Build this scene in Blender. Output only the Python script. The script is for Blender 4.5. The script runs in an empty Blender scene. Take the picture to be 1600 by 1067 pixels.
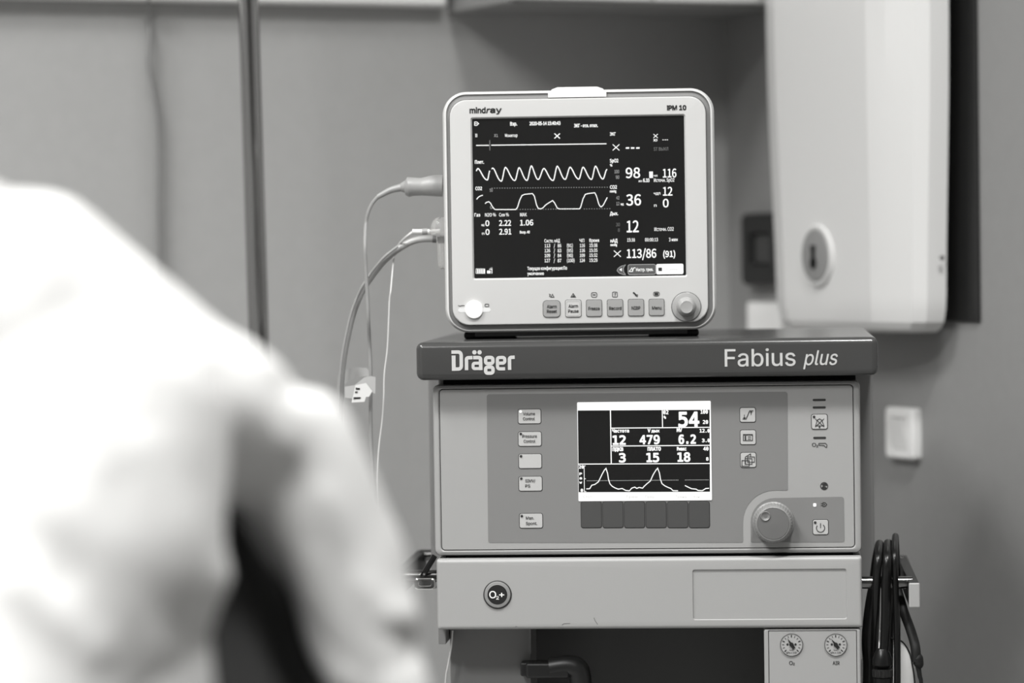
import bpy, bmesh, math, random, os
from mathutils import Vector, Matrix
random.seed(7)
S = bpy.context.scene
COL = S.collection
R = math.radians

# ------------------------------------------------------------------ camera, exposure, light
F = 5000.0                      # focal length in pixels of the 1600 px wide frame
EYE = Vector((0, 0, 1.40))
PITCH, ROLL = R(1.587), 0.0147
_fw = Vector((0, math.cos(PITCH), -math.sin(PITCH)))
_r0, _u0 = Vector((1, 0, 0)), Vector((0, math.sin(PITCH), math.cos(PITCH)))
_rt = _r0*math.cos(ROLL) - _u0*math.sin(ROLL)
_up = _u0*math.cos(ROLL) + _r0*math.sin(ROLL)
cd = bpy.data.cameras.new('camera')
cam = bpy.data.objects.new('camera', cd); COL.objects.link(cam)
cam.matrix_world = Matrix(((_rt.x, _up.x, -_fw.x, EYE.x), (_rt.y, _up.y, -_fw.y, EYE.y),
                           (_rt.z, _up.z, -_fw.z, EYE.z), (0, 0, 0, 1)))
cd.sensor_width = 36; cd.lens = F/1600*36
cd.clip_start = .05
cd.dof.use_dof = True; cd.dof.focus_distance = 3.2; cd.dof.aperture_fstop = 2.7; cd.dof.aperture_blades = 0
S.camera = cam
S.view_settings.view_transform = 'Standard'; S.view_settings.look = 'None'
S.view_settings.gamma = 1; S.view_settings.use_curve_mapping = False
S.view_settings.exposure = 0.0

w = bpy.data.worlds.new('world'); S.world = w; w.use_nodes = True
w.node_tree.nodes['Background'].inputs[0].default_value = (.5, .5, .49, 1)
w.node_tree.nodes['Background'].inputs[1].default_value = .3

CEIL = 3.2
#          x,    y,   size x, size y, yaw, watts, beam spread
LAMPS = [(.46, 2.12, .30, .30, -24, 34, 130),
         (-1.20, 2.30, .75, .75, -24, 47, 150),
         (-1.10, .75, .6, .6, -24, 82, 150)]  # last one is an added fill lamp with no known source
for (x, y, sx, sy, yaw, W_, spread) in LAMPS:
    ld = bpy.data.lights.new('ceiling_lamp', 'AREA'); ld.shape = 'RECTANGLE'; ld.size = sx; ld.size_y = sy  # the last of these is the added fill lamp
    ld.spread = R(spread); ld.energy = W_; ld.color = (1, 1, .985)
    lo = bpy.data.objects.new('ceiling_lamp', ld); COL.objects.link(lo)
    lo.location = (x, y, CEIL-.045); lo.rotation_euler = (0, 0, R(yaw))

# ------------------------------------------------------------------ helpers
def ray(px, py):
    return (_fw + _rt*((px-800)/F) - _up*((py-533.5)/F))

def PT(px, py, depth):
    """world point seen at a pixel of the photograph, at a given distance along the view"""
    return EYE + ray(px, py)*depth

class Frame:
    def __init__(s, o, yaw):
        s.o = Vector(o); s.yaw = yaw
        s.M = Matrix.Translation(s.o) @ Matrix.Rotation(yaw, 4, 'Z')
        s.I = s.M.inverted(); s.I3 = s.I.to_3x3()
    def at(s, px, py, y=0.0):
        o = s.I @ EYE; d = s.I3 @ ray(px, py)
        t = (y-o.y)/d.y
        return (o.x+d.x*t, o.z+d.z*t)
    def at3(s, px, py, y=0.0):
        a = s.at(px, py, y); return Vector((a[0], y, a[1]))

MATS = {}
def mat(name, g, rough=.5, metal=0.0, bump=0.0, scale=400, spec=.5, tint=.985, var=0.0, coat=0.0):
    m = bpy.data.materials.new(name); m.use_nodes = True
    nt = m.node_tree; b = nt.nodes['Principled BSDF']
    b.inputs['Base Color'].default_value = (g, g*.995, g*tint, 1)
    b.inputs['Roughness'].default_value = rough; b.inputs['Metallic'].default_value = metal
    b.inputs['Specular IOR Level'].default_value = spec
    if coat: b.inputs['Coat Weight'].default_value = coat
    if bump or var:
        tc = nt.nodes.new('ShaderNodeTexCoord'); n = nt.nodes.new('ShaderNodeTexNoise')
        n.inputs['Scale'].default_value = scale; n.inputs['Detail'].default_value = 3
        nt.links.new(tc.outputs['Object'], n.inputs['Vector'])
        if bump:
            bp = nt.nodes.new('ShaderNodeBump'); bp.inputs['Strength'].default_value = bump
            bp.inputs['Distance'].default_value = .001
            nt.links.new(n.outputs['Fac'], bp.inputs['Height']); nt.links.new(bp.outputs['Normal'], b.inputs['Normal'])
        if var:
            cr = nt.nodes.new('ShaderNodeValToRGB')
            cr.color_ramp.elements[0].position = .3; cr.color_ramp.elements[1].position = .7
            for e, k in ((0, 1-var), (1, 1+var)):
                cr.color_ramp.elements[e].color = (g*k, g*k*.995, g*k*tint, 1)
            nt.links.new(n.outputs['Fac'], cr.inputs['Fac']); nt.links.new(cr.outputs['Color'], b.inputs['Base Color'])
    MATS[name] = m; return m
def emi(name, g, st=1.0):
    m = mat(name, .02, .6)
    b = m.node_tree.nodes['Principled BSDF']
    b.inputs['Emission Color'].default_value = (g, g, g*.985, 1); b.inputs['Emission Strength'].default_value = st
    return m

M_wall = mat('wall_paint', .37, .55, bump=.15, scale=60, var=.02)
M_wall2 = mat('shaded_wall_paint', .26, .55, bump=.15, scale=60, var=.02)  # same paint as the back wall, darkened to show its weaker light
M_white = mat('ceiling_white', .8, .8)
M_floor = mat('floor_vinyl', .35, .4, var=.06, scale=8)
M_body = mat('machine_light_grey', .305, .45, bump=.04, scale=900)
M_tray = mat('tray_light_grey', .315, .42, bump=.05, scale=900)
M_lid = mat('machine_dark_grey', .047, .2, bump=.03, scale=900)
M_side = mat('machine_side_grey', .20, .45)
M_memb = mat('membrane_grey', .18, .5, bump=.03, scale=1200)
M_key = mat('key_grey', .42, .5)
M_soft = mat('softkey_dark', .055, .45)
M_black = mat('black_plastic', .012, .4)
M_gap = mat('gap_black', .006, .8, spec=.1)
M_ink = mat('ink_black', .015, .6)
M_inkw = mat('ink_light', .48, .5)
M_mon = mat('monitor_shell', .60, .4, bump=.03, scale=1200)
M_bez = mat('monitor_bezel', .51, .4, bump=.05, scale=1200)
M_band = mat('monitor_band', .19, .45)
M_btn = mat('monitor_button', .30, .5)
M_btnl = mat('monitor_button_light', .5, .5)
M_wplast = mat('white_plastic', .85, .3)
M_rub = mat('black_rubber', .005, .3, spec=.35)
M_rubm = mat('black_rubber_matt', .006, .6, spec=.3)
M_chrome = mat('chrome', .75, .12, 1.0)
M_steel = mat('steel', .55, .3, 1.0)
M_scr = mat('screen_glass', .010, .25, spec=.3)
M_on = emi('screen_white', 1.0, 1.1)
M_dim = emi('screen_dim', .16, 1.0)
M_mid = emi('screen_mid', .42, 1.0)
M_lcdw = emi('lcd_white', 1.0, 1.05)
M_led = emi('led_white', 1.0, 1.3)
M_cable = mat('cable_light_grey', .26, .35)
M_hose = mat('hose_grey', .33, .3)
M_cuff = mat('connector_grey', .28, .4)
M_disp = mat('dispenser_white', .70, .35)
M_gown = mat('gown_white', .52, .8, bump=.2, scale=250, spec=.15)
M_scrub_and_shade = mat('scrub_and_shade_dark', .03, .85, spec=.1)  # dark trouser cloth; also stands in for shade under the arm
M_skin = mat('skin', .45, .5)
M_dial = mat('dial_white', .34, .4)
M_label = mat('label_white', .62, .5)
M_tape = mat('tape_grey', .38, .5)
M_under = mat('undercarriage_grey', .16, .5)
M_pole = mat('pole_steel', .36, .13, 1.0)
m = mat('clear_plastic', .9, .08); _b = m.node_tree.nodes['Principled BSDF']
_b.inputs['Transmission Weight'].default_value = .85; _b.inputs['IOR'].default_value = 1.25
M_clear = m

def arcpts(cx, cz, r, a0, a1, n):
    return [(cx+r*math.cos(a0+(a1-a0)*i/n), cz+r*math.sin(a0+(a1-a0)*i/n)) for i in range(n+1)]
def rrect(cx, cz, w_, h_, r, n=6):
    r = max(1e-5, min(r, w_/2-1e-6, h_/2-1e-6)); p = []
    for (sx, sz, a) in ((1, 1, 0), (-1, 1, 90), (-1, -1, 180), (1, -1, 270)):
        p += arcpts(cx+sx*(w_/2-r), cz+sz*(h_/2-r), r, R(a), R(a+90), n)
    return p
def rounded(pts, r, n=5, closed=True):
    """round the corners of a polygon / polyline; r number or list"""
    out = []; N = len(pts)
    for i, p in enumerate(pts):
        ri = r[i] if isinstance(r, (list, tuple)) else r
        if (not closed and i in (0, N-1)) or ri <= 0: out.append(tuple(p)); continue
        P = Vector(p); a = Vector(pts[i-1])-P; b = Vector(pts[(i+1) % N])-P
        la, lb = a.length, b.length; a.normalize(); b.normalize()
        ang = a.angle(b)
        if ang > math.pi-.02: out.append(tuple(p)); continue
        t = min(ri/math.tan(ang/2), la*.499, lb*.499); rr = t*math.tan(ang/2)
        c = P+(a+b).normalized()*(rr/math.sin(ang/2))
        s = P+a*t-c; e = P+b*t-c
        a0 = math.atan2(s.y, s.x); a1 = math.atan2(e.y, e.x)
        d = (a1-a0+math.pi) % (2*math.pi)-math.pi
        out += [(c.x+rr*math.cos(a0+d*k/n), c.y+rr*math.sin(a0+d*k/n)) for k in range(n+1)]
    return out

FONTS = {}
def font(name):
    if name not in FONTS:
        f = None
        try:
            f = bpy.data.fonts.load(os.path.join(bpy.utils.system_resource('DATAFILES', path='fonts'), name))
        except Exception:
            f = None
        FONTS[name] = f
    return FONTS[name]
INTER, CJK, MONO = 'Inter.woff2', 'Noto Sans CJK Regular.woff2', 'DejaVuSansMono.woff2'
_TG = {}
def text_geo(body, fn):
    k = (body, fn)
    if k not in _TG:
        c = bpy.data.curves.new('t', 'FONT'); c.body = body; c.resolution_u = 4
        f = font(fn)
        if f: c.font = f
        o = bpy.data.objects.new('t', c); me = bpy.data.meshes.new_from_object(o)
        vs = [(v.co.x, v.co.y) for v in me.vertices]; fs = [tuple(p.vertices) for p in me.polygons]
        cnt = {}
        for q in fs:
            for i in range(len(q)):
                e = tuple(sorted((q[i], q[(i+1) % len(q)]))); cnt[e] = cnt.get(e, 0)+1
        _TG[k] = (vs, fs, [e for e, n in cnt.items() if n == 1])
        bpy.data.objects.remove(o); bpy.data.curves.remove(c); bpy.data.meshes.remove(me)
    return _TG[k]

class MB:
    def __init__(s): s.v = []; s.f = []; s.m = []; s.k = 0
    def lift(s): s.k += 1; return s.k*1e-6      # keeps overlapping marks a hair apart
    def add(s, vs, fs, mi=0):
        b = len(s.v); s.v += [tuple(v) for v in vs]
        for f in fs: s.f.append(tuple(b+i for i in f)); s.m.append(mi)
        return s
    def box(s, x0, x1, y0, y1, z0, z1, r=0.0, seg=3, mi=0):
        bm = bmesh.new(); bmesh.ops.create_cube(bm, size=1)
        for v in bm.verts:
            v.co = Vector(((x0+x1)/2+v.co.x*(x1-x0), (y0+y1)/2+v.co.y*(y1-y0), (z0+z1)/2+v.co.z*(z1-z0)))
        if r: bmesh.ops.bevel(bm, geom=list(bm.edges), offset=r, segments=seg, affect='EDGES', profile=.5)
        bm.verts.index_update(); s.add([v.co for v in bm.verts], [[v.index for v in f.verts] for f in bm.faces], mi)
        bm.free(); return s
    def flat(s, pts, y, mi=0):           # polygon facing the front (-y)
        y -= s.lift(); n = len(pts); s.add([(p[0], y, p[1]) for p in pts], [tuple(range(n))], mi); return s
    def loft(s, loops, mi=0, cap0=True, cap1=True):   # loops of 3-D points, equal counts
        n = len(loops[0]); vs = [p for l in loops for p in l]; fs = []
        for k in range(len(loops)-1):
            for i in range(n):
                j = (i+1) % n; fs.append((k*n+i, k*n+j, (k+1)*n+j, (k+1)*n+i))
        if cap0: fs.append(tuple(range(n))[::-1])
        if cap1: fs.append(tuple((len(loops)-1)*n+i for i in range(n)))
        return s.add(vs, fs, mi)
    def rr(s, prof, mi=0, cap0=True, cap1=True, n=6):  # prof: (cx,cz,w,h,r,y)
        return s.loft([[(x, q[5], z) for (x, z) in rrect(*q[:5], n)] for q in prof], mi, cap0, cap1)
    def plate(s, cx, cz, w_, h_, r, y0, y1, bev=.0004, mi=0, n=6):  # back y0 to front y1
        return s.rr([(cx, cz, w_, h_, r, y0), (cx, cz, w_, h_, r, y1+bev), (cx, cz, w_-.6*bev, h_-.6*bev, r-.3*bev, y1+.3*bev),
                     (cx, cz, w_-2*bev, h_-2*bev, r-bev, y1)], mi, n=n)
    def poly(s, pts, y0, y1, mi=0):      # extruded polygon
        return s.loft([[(p[0], y0, p[1]) for p in pts], [(p[0], y1, p[1]) for p in pts]], mi)
    def disc(s, cx, cz, r, y, mi=0, n=32): return s.flat(arcpts(cx, cz, r, 0, 2*math.pi, n)[:-1], y, mi)
    def ringloop(s, loop_a, loop_b, y, mi=0):
        return s.loft([[(p[0], y, p[1]) for p in loop_a], [(p[0], y, p[1]) for p in loop_b]], mi, False, False)
    def ring(s, cx, cz, r0, r1, y, mi=0, n=32):
        return s.ringloop(arcpts(cx, cz, r0, 0, 2*math.pi, n)[:-1], arcpts(cx, cz, r1, 0, 2*math.pi, n)[:-1], y, mi)
    def ribbon(s, pts, wd, y, closed=False, mi=0):
        y -= s.lift(); P = [Vector(p) for p in pts]; N = len(P); L = []; Rr = []
        for i in range(N):
            a = P[i-1] if (closed or i > 0) else None; b = P[(i+1) % N] if (closed or i < N-1) else None
            d0 = (P[i]-a).normalized() if a is not None else None; d1 = (b-P[i]).normalized() if b is not None else None
            if d0 is None: d0 = d1
            if d1 is None: d1 = d0
            t = d0+d1
            t = t.normalized() if t.length > 1e-6 else d0
            nn = Vector((-t.y, t.x)); k = 1/max(.5, nn.dot(Vector((-d0.y, d0.x))))
            L.append(P[i]+nn*wd/2*k); Rr.append(P[i]-nn*wd/2*k)
        vs = [(p.x, y, p.y) for p in L]+[(p.x, y, p.y) for p in Rr]
        fs = [(i, (i+1) % N, N+(i+1) % N, N+i) for i in range(N if closed else N-1)]
        return s.add(vs, fs, mi)
    def text(s, body, x0, x1, z, cap, y, fn=INTER, bold=0.0, shear=0.0, mi=0):
        y -= s.lift(); vs, fs, es = text_geo(body, fn)
        hs = [p[1] for p in text_geo('H', fn)[0]]; k = cap/max(hs)
        xa = min(p[0] for p in vs); xb = max(p[0] for p in vs)
        kx = (x1-x0)/max(1e-6, (xb-xa)) if x1 is not None else k
        V = [(x0+(p[0]-xa)*kx+shear*p[1]*k, y, z+p[1]*k) for p in vs]
        s.add(V, fs, mi)
        if bold:
            for (i, j) in es:
                a = Vector((V[i][0], V[i][2])); b = Vector((V[j][0], V[j][2])); d = b-a
                if d.length < 1e-9: continue
                d.normalize(); nn = Vector((-d.y, d.x))*bold/2; e = d*bold*.3
                q = [a-e+nn, b+e+nn, b+e-nn, a-e-nn]
                s.add([(p.x, y-2e-6, p.y) for p in q], [(0, 1, 2, 3)], mi)
        return s
    def tube(s, pts, r, n=10, mi=0, cap=True, res=6, smooth=True):
        P = [Vector(p) for p in pts]
        rad = list(r) if isinstance(r, (list, tuple)) else [r]*len(P)
        if smooth and len(P) > 2:
            Q = []; RR = []
            for i in range(len(P)-1):
                p0 = P[max(0, i-1)]; p1 = P[i]; p2 = P[i+1]; p3 = P[min(len(P)-1, i+2)]
                for k in range(res):
                    t = k/res
                    Q.append(.5*((2*p1)+(p2-p0)*t+(2*p0-5*p1+4*p2-p3)*t*t+(3*p1-p0-3*p2+p3)*t**3)); RR.append(rad[i]+(rad[i+1]-rad[i])*t)
            Q.append(P[-1]); RR.append(rad[-1]); P, rad = Q, RR
        loops = []; up = None
        for i, p in enumerate(P):
            d = (P[min(i+1, len(P)-1)]-P[max(i-1, 0)]).normalized()
            if up is None: up = d.orthogonal().normalized()
            up = (up-d*up.dot(d)).normalized(); sd = d.cross(up)
            loops.append([p+(up*math.cos(2*math.pi*k/n)+sd*math.sin(2*math.pi*k/n))*rad[i] for k in range(n)])
        return s.loft(loops, mi, cap, cap)
    def lathe(s, prof, M, n=32, mi=0):   # prof (radius, height) about local Z of M
        loops = [[M @ Vector((max(r, 1e-5)*math.cos(2*math.pi*k/n), max(r, 1e-5)*math.sin(2*math.pi*k/n), h)) for k in range(n)] for r, h in prof]
        return s.loft(loops, mi)
    def build(s, name, mats, parent=None, smooth=True, angle=35):
        me = bpy.data.meshes.new(name); me.from_pydata(s.v, [], s.f)
        mats = mats if isinstance(mats, (list, tuple)) else [mats]
        for q in mats: me.materials.append(q)
        me.polygons.foreach_set('material_index', s.m)
        bm = bmesh.new(); bm.from_mesh(me)
        if smooth:
            bmesh.ops.recalc_face_normals(bm, faces=bm.faces)
            for f in bm.faces: f.smooth = True
            for e in bm.edges:
                e.smooth = len(e.link_faces) == 2 and e.calc_face_angle(0) < R(angle)
        bm.to_mesh(me); bm.free()
        o = bpy.data.objects.new(name, me); COL.objects.link(o)
        if smooth:
            wn = o.modifiers.new('weighted_normals', 'WEIGHTED_NORMAL'); wn.keep_sharp = True
        if parent: o.parent = parent
        return o

def thing(name, label, cat, frame=None, loc=(0, 0, 0), group=None):
    o = bpy.data.objects.new(name, None); COL.objects.link(o)
    o.empty_display_size = .05
    if frame: o.location = frame.o; o.rotation_euler = (0, 0, frame.yaw)
    else: o.location = loc
    return tag(o, label, cat, group)
def tag(o, label, cat, group=None):
    o['label'] = label; o['category'] = cat
    if group: o['group'] = group
    return o
def struct(o, label=None):
    o['kind'] = 'structure'
    if label: o['label'] = label
    return o
FRONT = Matrix.Rotation(R(90), 4, 'X')          # lathe axis pointing to the front (-y)
def front(x, z, y=0): return Matrix.Translation((x, y, z)) @ FRONT

# ------------------------------------------------------------------ the room
CX, CY = .2856, 4.2
U = Vector((math.cos(R(24)), math.sin(R(24)), 0)); V = Vector((math.sin(R(24)), -math.cos(R(24)), 0))
def WR(u, v, z): return Vector((CX, CY, 0))+U*u+V*v+Vector((0, 0, z))
UL, VL = -4.2, 5.6
def slab(name, pts, off, m):
    a = [Vector(p) for p in pts]; b = [p+Vector(off) for p in a]
    return struct(MB().loft([a, b]).build(name, m, smooth=False))
slab('wall_back', [WR(UL, 0, 0), WR(.12, 0, 0), WR(.12, 0, CEIL), WR(UL, 0, CEIL)], -V*.12, M_wall)
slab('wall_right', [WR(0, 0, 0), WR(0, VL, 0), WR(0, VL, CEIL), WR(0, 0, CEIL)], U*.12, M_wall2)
slab('wall_left', [WR(UL, -.12, 0), WR(UL, VL, 0), WR(UL, VL, CEIL), WR(UL, -.12, CEIL)], -U*.12, M_wall)
slab('wall_front', [WR(UL-.12, VL, 0), WR(.12, VL, 0), WR(.12, VL, CEIL), WR(UL-.12, VL, CEIL)], V*.12, M_wall)
slab('floor', [WR(UL-.12, -.12, 0), WR(.12, -.12, 0), WR(.12, VL+.12, 0), WR(UL-.12, VL+.12, 0)], (0, 0, -.1), M_floor)
slab('ceiling', [WR(UL-.12, -.12, CEIL), WR(.12, -.12, CEIL), WR(.12, VL+.12, CEIL), WR(UL-.12, VL+.12, CEIL)], (0, 0, .1), M_white)

for i, (x, y, sx, sy, yaw, W_, spread) in enumerate(LAMPS):
    t = thing('ceiling_light', ['square ceiling light panel over the anesthesia machine side by the right wall',
                                'square ceiling light panel near the back wall above the steel pole',
                                'large square ceiling light panel added as fill on the left side of the room'][i], 'ceiling light', loc=(x, y, CEIL))
    t.rotation_euler = (0, 0, R(yaw))
    fr = MB(); a, b = sx/2+.03, sy/2+.03
    fr.box(-a, a, -b, -b+.03, -.04, 0); fr.box(-a, a, b-.03, b, -.04, 0); fr.box(-a, -a+.03, -b, b, -.04, 0); fr.box(a-.03, a, -b, b, -.04, 0)
    fr.build('frame', M_white, t)
    MB().box(-a+.03, a-.03, -b+.03, b-.03, -.03, -.01).build('diffuser', emi('lamp_diffuser', 1, 3), t)

# frames on the two walls (x along the wall, -y into the room)
FB = Frame((CX, CY, 0), R(24))                   # back wall: local x = U, local -y = V (into room)
FR = Frame((CX, CY, 0), R(24-90))                # right wall: local x = V, local -y = -U (into room)

# cable duct along the top of the back wall
du = thing('wall_duct', 'pale horizontal cable duct along the top of the back wall', 'cable duct', FB)
z0 = FB.at(330, 3, -.03)[1]; xd = FB.at(700, 0, -.03)[0]
MB().box(-2.4, xd, -.03, 0, z0, z0+.15, .006).build('duct_body', M_wplast, du)
MB().box(-2.4, xd, -.034, -.025, z0+.03, z0+.13, .002).build('cover_strip', M_wplast, du)
# cabinet added high in the corner to shade the back wall
ca = thing('shade_cabinet', 'grey wall cabinet added high in the corner to shade the back wall', 'cabinet', FB)
cz = FB.at(820, 24, 0)[1]; xa = FB.at(775, 10, -.15)[0]
MB().box(xa, -.012, -.18, 0, cz, cz+.55, .003).build('shade_cabinet_carcass', M_wall2, ca)
for k in range(2):
    w0 = xa+.004+k*(-.016-xa)/2; w1 = w0+(-.016-xa)/2-.004
    dr = MB().box(w0, w1, -.198, -.181, cz+.004, cz+.546, .002).build('shade_cabinet_door', M_disp, ca)
    hx = w1-.03 if k == 0 else w0+.03
    MB().tube([Vector((hx, -.198, cz+.06)), Vector((hx, -.215, cz+.065)), Vector((hx, -.215, cz+.15)), Vector((hx, -.198, cz+.155))], .004, 10).build('handle', M_steel, dr)
# thin cable hanging on the back wall
cb = [(230, -60), (233, 20), (235, 62), (233, 100), (240, 140), (247, 190), (249, 250), (248, 320), (249, 420), (246, 560), (250, 760), (249, 1000)]
tag(MB().tube([FB.M @ FB.at3(x, y, -.012 if i > 0 else -.07) for i, (x, y) in enumerate(cb)], .0023, 8).build('wall_cable', mat('wall_cable_grey', .22, .5)),
    'thin grey cable hanging down the back wall, left of the steel pole', 'cable')

# chrome pole
pz = [PT(388, 0, 3.62), PT(405, 555, 3.62)]
dirv = (pz[1]-pz[0]).normalized(); tB = -pz[0].z/dirv.z
foot = pz[0]+dirv*tB
po = thing('drip_pole', 'polished steel drip pole standing in front of the back wall, behind the person', 'drip pole', loc=foot)
top = pz[0]+dirv*(-.35)
MB().tube([Vector((0, 0, .07)), (pz[0]+dirv*.55-foot)], .0126, 24, smooth=False).build('lower_tube', M_pole, po)
MB().tube([(pz[0]+dirv*.52-foot), (top-foot)], .0116, 24, smooth=False).build('upper_tube', M_pole, po)
hk = MB()
for s_ in (-1, 1):
    hk.tube([top-foot, top-foot+Vector((s_*.05, 0, .02)), top-foot+Vector((s_*.09, 0, .0)), top-foot+Vector((s_*.11, 0, .03))], .004, 8)
hk.build('hook', M_pole, po)
MB().lathe([(.03, 0), (.03, .04), (.018, .06), (.0, .062)], Matrix.Translation((0, 0, .06)), 24).build('hub', M_steel, po)
for k in range(5):
    a = k*2*math.pi/5+.3
    lg = MB().tube([Vector((0, 0, .08)), Vector((math.cos(a)*.27, math.sin(a)*.27, .055))], [.013, .009], 10, smooth=False).build('leg', M_steel, po)
    c = Vector((math.cos(a)*.26, math.sin(a)*.26, .025))
    MB().tube([c+Vector((-math.sin(a)*.012, math.cos(a)*.012, 0)), c+Vector((math.sin(a)*.012, -math.cos(a)*.012, 0))], .025, 16, smooth=False).build('castor', M_black, lg)

# ------------------------------------------------------------------ right wall: dispenser, outlet, switch, box
di = thing('wall_dispenser', 'tall white wall dispenser with oval keyhole lock on the right wall, black plate standing in for its shadow', 'dispenser', FR)
def disp_loop(z, k, tap, n=5):
    # outline in plan (s along wall, d from wall), tapering with height
    s0, s1 = .249, .585-.012*tap
    d = .088-.010*tap
    c = Vector(((s0+s1)/2, 0))
    P = [(s1, .022), (s1-.002, .046), (s1-.012, .060), (s1-.045, d-.008), (s1-.075, d), (s0+.05, d+.004), (s0+.012, d-.006), (s0, d-.03), (s0, .022)]
    return [(c.x+(p[0]-c.x)*k, -(.022+(p[1]-.022)*(1-(1-k)*1.5)), z) for p in P]
zb = FR.at(1320, 517, -.06)[1]
L = []
for (dz, k, tap) in ((0, .86, 1), (.004, .92, 1), (.012, .965, 1), (.026, .99, 1), (.042, 1, 1), (.10, 1, .85), (.2, 1, .45), (.28, 1, .15), (.36, 1, 0), (.60, 1, 0), (.63, .97, 0), (.64, .9, 0)):
    L.append(disp_loop(zb+dz, k, tap))
MB().loft(L).build('housing', M_disp, di, angle=13)
MB().box(.30, .612, -.004, 0, zb+.012, zb+.63, .0015).build('shadow_plate', M_black, di)  # black plate stands in for the shadow band beside the housing
MB().box(.32, .50, -.0225, -.003, zb+.06, zb+.58, .002).build('mounting_block', M_black, di)
lk = FR.at3(1277, 399, -.0825)
MB().lathe([(.038, -.004), (.037, .002), (.034, .0032), (.0315, .002), (.0, .002)], front(lk.x, lk.z, lk.y), 32).build('lock_collar', M_disp, di)
ls = MB().lathe([(.0315, .0), (.0315, .0035), (.028, .005), (0, .0055)], front(lk.x, lk.z, lk.y), 32).build('lock', mat('lock_grey', .32, .4, .3), di)
kh = MB(); kh.disc(lk.x, lk.z-.009, .0075, lk.y-.0062, n=20)
kh.flat([(lk.x-.004, lk.z-.004), (lk.x+.004, lk.z-.004), (lk.x+.006, lk.z+.012), (lk.x-.006, lk.z+.012)], lk.y-.0062)
kh.build('keyhole', M_gap, ls, smooth=False)
sc = FR.M.inverted() @ PT(1459, 403, 3.68)
MB().lathe([(.003, 0), (.003, .003), (0, .0035)], Matrix.Translation((.582, -.034, sc.z)) @ Matrix.Rotation(R(90), 4, 'Y'), 12).build('screw', M_steel, di)

def wbox(px0, px1, py0, py1, dep):
    a = FR.at(px0, (py0+py1)/2, -dep); b = FR.at(px1, (py0+py1)/2, -dep)
    z1 = FR.at((px0+px1)/2, py0, -dep)[1]; z0_ = FR.at((px0+px1)/2, py1, -dep)[1]
    return a[0], b[0], z0_, z1
x0, x1, z0, z1 = wbox(1157, 1209, 333, 446, .02); x1 = max(x1, x0+.10)
so = thing('wall_socket', 'black square wall socket frame, half hidden behind the white dispenser', 'socket', FR)
cx, cz = (x0+x1)/2, (z0+z1)/2
MB().rr([(cx, cz, x1-x0, z1-z0, .008, 0), (cx, cz, x1-x0, z1-z0, .008, -.016), (cx, cz, x1-x0-.006, z1-z0-.006, .006, -.02),
         (cx, cz, x1-x0-.045, z1-z0-.05, .004, -.02), (cx, cz, x1-x0-.05, z1-z0-.055, .004, -.011)]).build('frame', M_black, so)
MB().plate(cx, cz, x1-x0-.052, z1-z0-.057, .003, 0, -.014).build('insert', mat('socket_insert', .05, .4), so)
x0, x1, z0, z1 = wbox(1166, 1214, 472, 520, .03); x1 = max(x1, x0+.09); z0 -= .03
wb = thing('wall_box', 'small pale box on the right wall under the black socket', 'box', FR)
MB().plate((x0+x1)/2, (z0+z1)/2, x1-x0, z1-z0, .005, 0, -.03, .003).build('case', M_wplast, wb)
MB().plate((x0+x1)/2, (z0+z1)/2, x1-x0-.02, z1-z0-.02, .003, -.028, -.032, .001).build('lid', M_wplast, wb)
x0, x1, z0, z1 = wbox(1384, 1428, 637, 717, .010)
sw = thing('light_switch', 'white rocker light switch on the right wall below the dispenser', 'light switch', FR)
cx, cz, w_, h_ = (x0+x1)/2, (z0+z1)/2, x1-x0, z1-z0
MB().rr([(cx, cz, w_, h_, .005, 0), (cx, cz, w_, h_, .005, -.009), (cx, cz, w_-.005, h_-.005, .004, -.0115),
         (cx, cz, w_-.03, h_-.022, .002, -.0115), (cx, cz, w_-.031, h_-.023, .002, -.007)]).build('plate', M_wplast, sw)
rk = MB(); a, b = w_/2-.0165, h_/2-.0125
rk.loft([[(cx-a, -.005, cz-b), (cx+a, -.005, cz-b), (cx+a, -.005, cz+b), (cx-a, -.005, cz+b)],
         [(cx-a, -.010, cz-b), (cx+a, -.010, cz-b), (cx+a, -.0165, cz+b), (cx-a, -.0165, cz+b)]])
rk.build('rocker', M_wplast, sw, smooth=False)

# ------------------------------------------------------------------ the anesthesia machine
MY = R(-4.55)
MF = Frame((PT(1009, 700, 3.2).x, PT(1009, 700, 3.2).y, 0), MY)
am = thing('anesthesia_machine', 'large grey anesthesia machine with dark lid, lit display and control keys', 'anesthesia machine', MF)
PXM = 3.2/F                                       # metres per pixel on its front
def ma(x, y, d=0.0): return MF.at(x, y, d)
def mrect(x0, x1, y0, y1, d=0.0):
    """centre and size on the front plane of a rectangle measured in the photo"""
    cx_, cz_ = ma((x0+x1)/2, (y0+y1)/2, d); a = ma(x0, (y0+y1)/2, d)[0]; b = ma(x1, (y0+y1)/2, d)[0]
    t_ = ma((x0+x1)/2, y0, d)[1]; o = ma((x0+x1)/2, y1, d)[1]
    return cx_, cz_, b-a, t_-o
# lid
LY = -.022
cx, cz, w_, h_ = mrect(647.5, 1370.5, 530.5, 590.5, LY)
LIDZ = cz+h_/2
MB().box(cx-w_/2, cx+w_/2, LY, .36, cz-h_/2, cz+h_/2, .007, 4).build('lid', M_lid, am)
lid = am.children[-1]
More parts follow.
